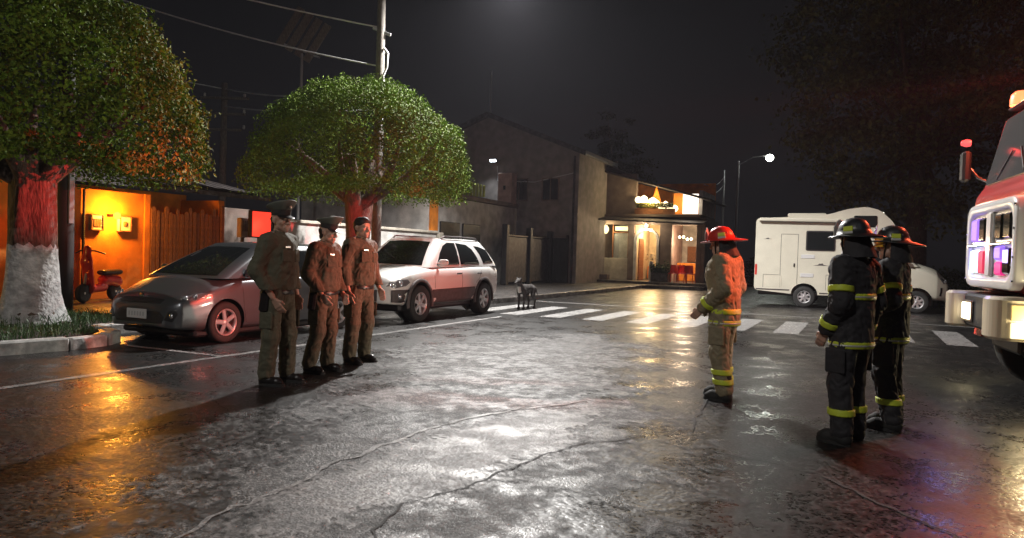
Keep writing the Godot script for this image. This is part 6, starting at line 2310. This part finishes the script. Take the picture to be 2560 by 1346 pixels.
	part("pot", b, M.wall_white, v)
	b = MB.new()
	for k in 90:
		b.col = Color(0.35, 0.3, 0.3) * rng.randf_range(0.5, 1.2)
		leaf(b, Vector3(rng.randfn() * 0.12, 1.05 + rng.randf() * 0.3, rng.randfn() * 0.12), Vector3(rng.randfn(), 1, rng.randfn()).normalized(), 0.08)
	part("twigs", b, M.leaf, v)
	var p := thing("planter_box", "dark planter box full of leafy plants by the doorway", "planter", Vector3(-8.95, 0.28, -36.25))
	bar(p, "trough", Vector3(-0.42, 0, -0.2), Vector3(0.42, 0.45, 0.2), M.sheet_metal, 0.02)
	b = MB.new()
	for k in 700:
		b.col = Color(0.04, 0.06, 0.03) * rng.randf_range(0.6, 1.5)
		leaf(b, Vector3(rng.randf_range(-0.45, 0.45), 0.45 + absf(rng.randfn()) * 0.22, rng.randf_range(-0.25, 0.25)), Vector3(rng.randfn(), 1, rng.randfn()).normalized(), 0.11)
	part("plants", b, M.leaf, p)
	var q := thing("dark_trough", "low dark trough at the left of the restaurant front", "planter", Vector3(-12.1, 0.14, -36.2))
	bar(q, "trough", Vector3(-0.6, 0, -0.25), Vector3(0.5, 0.42, 0.2), M.wall_brown, 0.03)


func chair(at: Vector3, turn: float, label: String) -> void:
	var t := thing("chair", label, "chair", at, turn, "red plastic chairs outside the restaurant")
	var red := mat("chair_red", Color(0.6, 0.03, 0.015), 0.4)
	var b := MB.new()
	b.box(Vector3(0, 0.44, 0), Vector3(0.46, 0.04, 0.44), 0.015)
	part("seat", b, red, t)
	b = MB.new()
	var rows := []
	for k in 5:
		var row := PackedVector3Array()
		for j in 9:
			var an := PI * (0.15 + 0.7 * j / 8.0)
			row.append(Vector3(cos(an) * 0.25, 0.46 + 0.1 * k, -0.02 - sin(an) * 0.24 - 0.02 * k))
		rows.append(row)
	for k in range(4, -1, -1):
		var row := PackedVector3Array()
		for q in rows[k]:
			row.append(q + Vector3(-q.x * 0.08, 0, 0.02))
		rows.append(row)
	b.grid(rows)
	part("backrest", b, red, t)
	for s in [[-1, -1], [1, -1], [-1, 1], [1, 1]]:
		b = MB.new()
		b.tube([Vector3(s[0] * 0.19, 0.43, s[1] * 0.18), Vector3(s[0] * 0.23, 0.0, s[1] * 0.22)], [0.022, 0.018], 8)
		part("leg", b, red, t)


func sag(a: Vector3, b: Vector3, drop: float) -> Array:
	var out := []
	for k in 25:
		var t := k / 24.0
		out.append(a.lerp(b, t) - Vector3.UP * drop * 4.0 * t * (1.0 - t))
	return out


func poles() -> void:
	# lamp pole behind the second tree; its arm reaches over the road
	var t := thing("street_lamp", "pale utility pole with lamp arm rising behind the second dome tree", "street lamp", Vector3(-11.45, 0.14, -15.95))
	var b := MB.new()
	b.tube([Vector3(0, 0, 0), Vector3(-0.02, 5, 0), Vector3(-0.05, 10.5, 0)], [0.14, 0.12, 0.09], 12)
	part("pole", b, M.weathered_pole, t)
	b = MB.new()
	b.box(Vector3(0, 6.95, 0.0), Vector3(0.5, 0.07, 0.07), 0.01, Basis(Vector3(0, 1, 0), 0.5) * Basis(Vector3(0, 0, 1), -0.35))
	part("bracket", b, M.galvanised, t)
	b = MB.new()
	b.tube([Vector3(0.1, 6.5, 0.02), Vector3(0.24, 6.35, 0.05), Vector3(0.22, 6.0, 0.05), Vector3(0.1, 5.8, 0.03), Vector3(0.14, 5.2, 0.03), Vector3(0.09, 4.6, 0.03)], [0.03], 8)
	part("cable_loop", b, M.wire, t)
	b = MB.new()
	b.tube([Vector3(-0.03, 8.3, 0), Vector3(1.1, 8.95, -0.85), Vector3(2.5, 9.1, -1.9)], [0.04, 0.035, 0.03], 8)
	part("arm", b, M.galvanised, t)
	b = MB.new()
	b.box(Vector3(2.7, 9.09, -2.05), Vector3(0.7, 0.12, 0.3), 0.05, Basis(Vector3.UP, 0.65))
	part("lamp_head", b, M.galvanised, t)
	b = MB.new()
	b.box(Vector3(2.7, 9.02, -2.05), Vector3(0.46, 0.03, 0.22), 0.01, Basis(Vector3.UP, 0.65))
	part("lamp_lens", b, glow("street_glow", Color(1.0, 0.93, 0.82), 10.0), t)
	beam(t, Vector3(2.7, 8.95, -2.05), Vector3(4.4, 0.0, -0.2), Color(1.0, 0.97, 0.93), 360.0, 76.0, 0.5, 0.16)
	# the next lamp down the street
	t = thing("street_lamp", "distant street lamp glowing white above the motorhome", "street lamp", Vector3(-7.7, 0.0, -51.8))
	b = MB.new()
	b.tube([Vector3(0, 0, 0), Vector3(0, 8.2, 0)], [0.1, 0.07], 10)
	part("pole", b, M.galvanised, t)
	b = MB.new()
	b.tube([Vector3(0, 7.9, 0), Vector3(0.9, 8.5, -0.4), Vector3(1.75, 8.62, -0.85)], [0.035], 8)
	part("arm", b, M.galvanised, t)
	b = MB.new()
	b.lathe([Vector2(0.001, -0.24), Vector2(0.16, -0.19), Vector2(0.26, 0.0), Vector2(0.18, 0.18), Vector2(0.001, 0.24)], 18, Transform3D(Basis.IDENTITY, Vector3(1.9, 8.48, -0.9)))
	part("globe_lamp", b, glow("far_lamp_glow", Color(0.96, 1.0, 0.88), 30.0), t)
	bulb(t, Vector3(1.9, 8.48, -0.9), Color(0.93, 1.0, 0.9), 190.0, 0.24, 120.0)
	# the lamp on the near side, behind whoever took the picture
	t = thing("street_lamp", "street lamp on the left footway behind the viewer", "street lamp", Vector3(-10.3, 0.14, 5.0))
	b = MB.new()
	b.tube([Vector3(0, 0, 0), Vector3(0, 9.0, 0)], [0.1, 0.07], 10)
	part("pole", b, M.galvanised, t)
	b = MB.new()
	b.tube([Vector3(0, 8.8, 0), Vector3(1.6, 9.3, 0), Vector3(6.4, 9.4, 0)], [0.035], 8)
	part("arm", b, M.galvanised, t)
	b = MB.new()
	b.box(Vector3(6.7, 9.38, 0), Vector3(0.7, 0.12, 0.3), 0.05)
	part("lamp_head", b, M.galvanised, t)
	b = MB.new()
	b.box(Vector3(6.7, 9.31, 0), Vector3(0.46, 0.03, 0.22), 0.01)
	part("lamp_lens", b, glow("near_glow", Color(1.0, 0.93, 0.82), 8.0), t)
	beam(t, Vector3(6.7, 9.25, 0), Vector3(4.6, 0, -4), Color(1.0, 0.95, 0.88), 58.0, 72.0, 0.5, 0.16)
	# slim pole with cross arms left of the second tree
	t = thing("wire_pole", "grey pole with cross arms between the two dome trees", "pole", Vector3(-20.4, 0.1, -19.2))
	b = MB.new()
	b.tube([Vector3(0, 0, 0), Vector3(0, 7.0, 0)], [0.14, 0.1], 10)
	part("shaft", b, M.weathered_pole, t)
	for k in 3:
		b = MB.new()
		b.box(Vector3(0.12, 6.45 - 0.55 * k, 0.1), Vector3(1.7 - 0.25 * k, 0.08, 0.1), 0.01, Basis(Vector3.UP, 0.43))
		part("cross_arm", b, M.weathered_pole, t)
		for s in [-1.0, 1.0]:
			b = MB.new()
			b.lathe([Vector2(0.03, 0), Vector2(0.05, 0.05), Vector2(0.03, 0.08), Vector2(0.05, 0.11), Vector2(0.001, 0.14)], 10, Transform3D(Basis.IDENTITY, Vector3(0.12, 6.49 - 0.55 * k, 0.1) + Basis(Vector3.UP, 0.43) * Vector3(s * 0.7, 0, 0)))
			part("insulator", b, M.wall_white, t)
	# panel array on a mast
	t = thing("antenna_mast", "mast with four slanting pale panels above the second tree", "mast", Vector3(-18.2, 0.1, -20.6))
	b = MB.new()
	b.tube([Vector3(0, 0, 0), Vector3(0, 8.2, 0)], [0.07, 0.05], 10)
	part("shaft", b, M.galvanised, t)
	var face := Basis(Vector3.UP, 0.62)
	for k in 4:
		b = MB.new()
		b.box(Vector3(0, 8.95, 0) + face * Vector3(-0.42 + 0.31 * k, 0.18 - 0.17 * k, 0), Vector3(0.27, 1.55, 0.06), 0.02, face * Basis(Vector3(0, 0, 1), -0.5))
		part("panel", b, M.weathered_pole, t)
	b = MB.new()
	b.box(Vector3(0, 8.3, 0), Vector3(1.3, 0.06, 0.06), 0.01, face * Basis(Vector3(0, 0, 1), -0.3))
	part("cross_bar", b, M.galvanised, t)
	# far slim pole and its wires
	t = thing("wire_pole", "slim distant pole left of the motorhome", "pole", Vector3(-9.3, 0.1, -56.0))
	b = MB.new()
	b.tube([Vector3(0, 0, 0), Vector3(0, 8.0, 0)], [0.1, 0.07], 8)
	part("shaft", b, M.galvanised, t)
	var runs := [
		[Vector3(-19.0, 8.7, -10.2), Vector3(-11.5, 7.2, -15.95), 0.15, "upper overhead wire running down behind the first tree"],
		[Vector3(-19.0, 8.2, -13.5), Vector3(-11.5, 6.2, -15.95), 0.15, "middle overhead wire meeting the lamp pole at the second tree"],
		[Vector3(-20.4, 6.9, -19.2), Vector3(-11.5, 5.6, -16.2), 0.2, "overhead wire from the cross arm pole into the second tree"],
		[Vector3(-24.0, 7.6, -14.0), Vector3(-20.4, 6.9, -19.2), 0.1, "overhead wire left of the cross arm pole"],
		[Vector3(-20.4, 6.3, -19.2), Vector3(-11.6, 5.2, -16.4), 0.15, "lower overhead wire hidden partly by the second tree"],
		[Vector3(-9.3, 7.6, -56.0), Vector3(-7.2, 5.2, -37.5), 0.3, "service wire from the restaurant roof to the far pole"],
		[Vector3(-9.3, 7.0, -56.0), Vector3(-7.2, 4.6, -37.5), 0.2, "lower service wire between restaurant and far pole"]]
	for r in runs:
		b = MB.new()
		b.tube(sag(r[0], r[1], r[2]), [0.02], 5)
		var o := part("overhead_wire", b, M.wire, self)
		tag(o, r[3], "wire", "overhead wires")


func _ready() -> void:
	# camera
	var cam := Camera3D.new()
	cam.name = "camera"
	add_child(cam)
	cam.position = Vector3(0, 1.42, 0)
	cam.basis = Basis(Vector3.UP, deg_to_rad(25.2)) * Basis(Vector3.RIGHT, deg_to_rad(-1.15)) * Basis(Vector3(0, 0, 1), deg_to_rad(1.8))
	cam.fov = 40.0
	cam.near = 0.1
	cam.far = 600.0
	cam.current = true
	# night sky with a little town glow, and what is left of the moon behind cloud
	var env := Environment.new()
	env.background_mode = Environment.BG_SKY
	var sky := Sky.new()
	var sm := ProceduralSkyMaterial.new()
	sm.sky_top_color = Color(0.066, 0.066, 0.072)
	sm.sky_horizon_color = Color(0.08, 0.078, 0.085)
	sm.ground_bottom_color = Color(0.03, 0.03, 0.03)
	sm.ground_horizon_color = Color(0.06, 0.06, 0.06)
	sky.sky_material = sm
	env.sky = sky
	env.tonemap_mode = Environment.TONE_MAPPER_LINEAR
	env.tonemap_exposure = 1.0
	env.sdfgi_enabled = true
	env.ssao_enabled = true
	env.ssil_enabled = true
	env.fog_enabled = true
	env.fog_density = 0.0005
	env.fog_light_color = Color(0.8, 0.8, 0.85)
	var we := WorldEnvironment.new()
	we.name = "world"
	we.environment = env
	add_child(we)
	var moon := DirectionalLight3D.new()
	moon.name = "moon"
	moon.light_energy = 0.01
	moon.light_angular_distance = 12.0
	moon.light_color = Color(0.85, 0.9, 1.0)
	moon.shadow_enabled = true
	moon.sky_mode = DirectionalLight3D.SKY_MODE_LIGHT_ONLY
	moon.rotation_degrees = Vector3(-55, 30, 0)
	add_child(moon)
	materials()
	land()
	trees()
	orange_house()
	white_house()
	gabled_house()
	restaurant()
	poles()
	hatchback()
	suv()
	motorhome()
	fire_engine()
	people()
	dog()


func people() -> void:
	var og := "officers standing in line"
	figure("officer in olive uniform and peaked cap standing nearest the viewer", Vector3(-5.45, 0, -5.9), PI / 2 + 0.12, 1.035, "cap", og, {"yaw": -0.25, "wrr": Vector3(0.05, -0.02, 0.04), "elr": Vector3(-0.01, 0.0, -0.03), "anl": Vector3(0.02, 0, 0.05), "knl": Vector3(0.01, 0, 0.03), "hip": Vector3(-0.015, 0, 0)})
	figure("officer in olive uniform and peaked cap standing in the middle of the three", Vector3(-5.55, 0, -6.75), PI / 2 + 0.05, 0.985, "cap", og, {"yaw": 0.1, "nod": 0.14, "wrr": Vector3(0.04, 0.03, 0.07), "wrl": Vector3(-0.03, 0.03, 0.06), "anr": Vector3(-0.03, 0, -0.04), "chest": Vector3(0, 0, 0.015), "head": Vector3(0, -0.01, 0.02)})
	figure("bareheaded officer in olive uniform standing farthest of the three", Vector3(-5.65, 0, -7.55), PI / 2 - 0.1, 1.03, "bare", og, {"yaw": -0.1, "wrl": Vector3(0.02, 0.02, 0.03), "elr": Vector3(-0.02, 0.01, 0.02), "anl": Vector3(0.04, 0, -0.03), "knl": Vector3(0.02, 0, 0.0), "shl": Vector3(0, -0.012, 0)})
	var fg := "firefighters facing the officers"
	figure("firefighter in tan coat and red helmet facing the officers", Vector3(-1.24, 0, -7.8), -PI / 2 - 0.22, 0.985, "fire_tan", fg, {"nod": 0.16, "yaw": 0.12, "chest": Vector3(0, -0.01, 0.03), "neck": Vector3(0, -0.015, 0.035), "head": Vector3(0, -0.02, 0.05), "ell": Vector3(-0.03, 0.03, -0.04), "wrl": Vector3(-0.06, 0.05, 0.12), "elr": Vector3(0.02, 0.03, 0.0), "wrr": Vector3(0.08, 0.1, 0.16), "anl": Vector3(0.0, 0, -0.05), "knl": Vector3(0, 0, -0.01), "anr": Vector3(0, 0, 0.06), "knr": Vector3(0, 0, 0.04)})
	figure("firefighter in black turnout gear with lime bands standing nearest the camera", Vector3(-0.04, 0, -6.5), -PI / 2 - 0.55, 0.985, "fire_black", fg, {"nod": 0.1, "yaw": -0.15, "wrl": Vector3(-0.05, 0.02, 0.05), "ell": Vector3(-0.03, 0, 0), "anr": Vector3(-0.02, 0, 0.06), "knr": Vector3(0, 0, 0.04), "shr": Vector3(0, -0.015, 0)})
	figure("firefighter in black gear with raised amber visor half hidden by another", Vector3(0.26, 0, -7.3), -PI / 2 - 0.25, 0.975, "fire_visor", fg, {"yaw": 0.1, "ell": Vector3(0.0, 0.03, -0.02), "wrl": Vector3(-0.03, 0.12, 0.14), "anl": Vector3(0.02, 0, -0.05)})
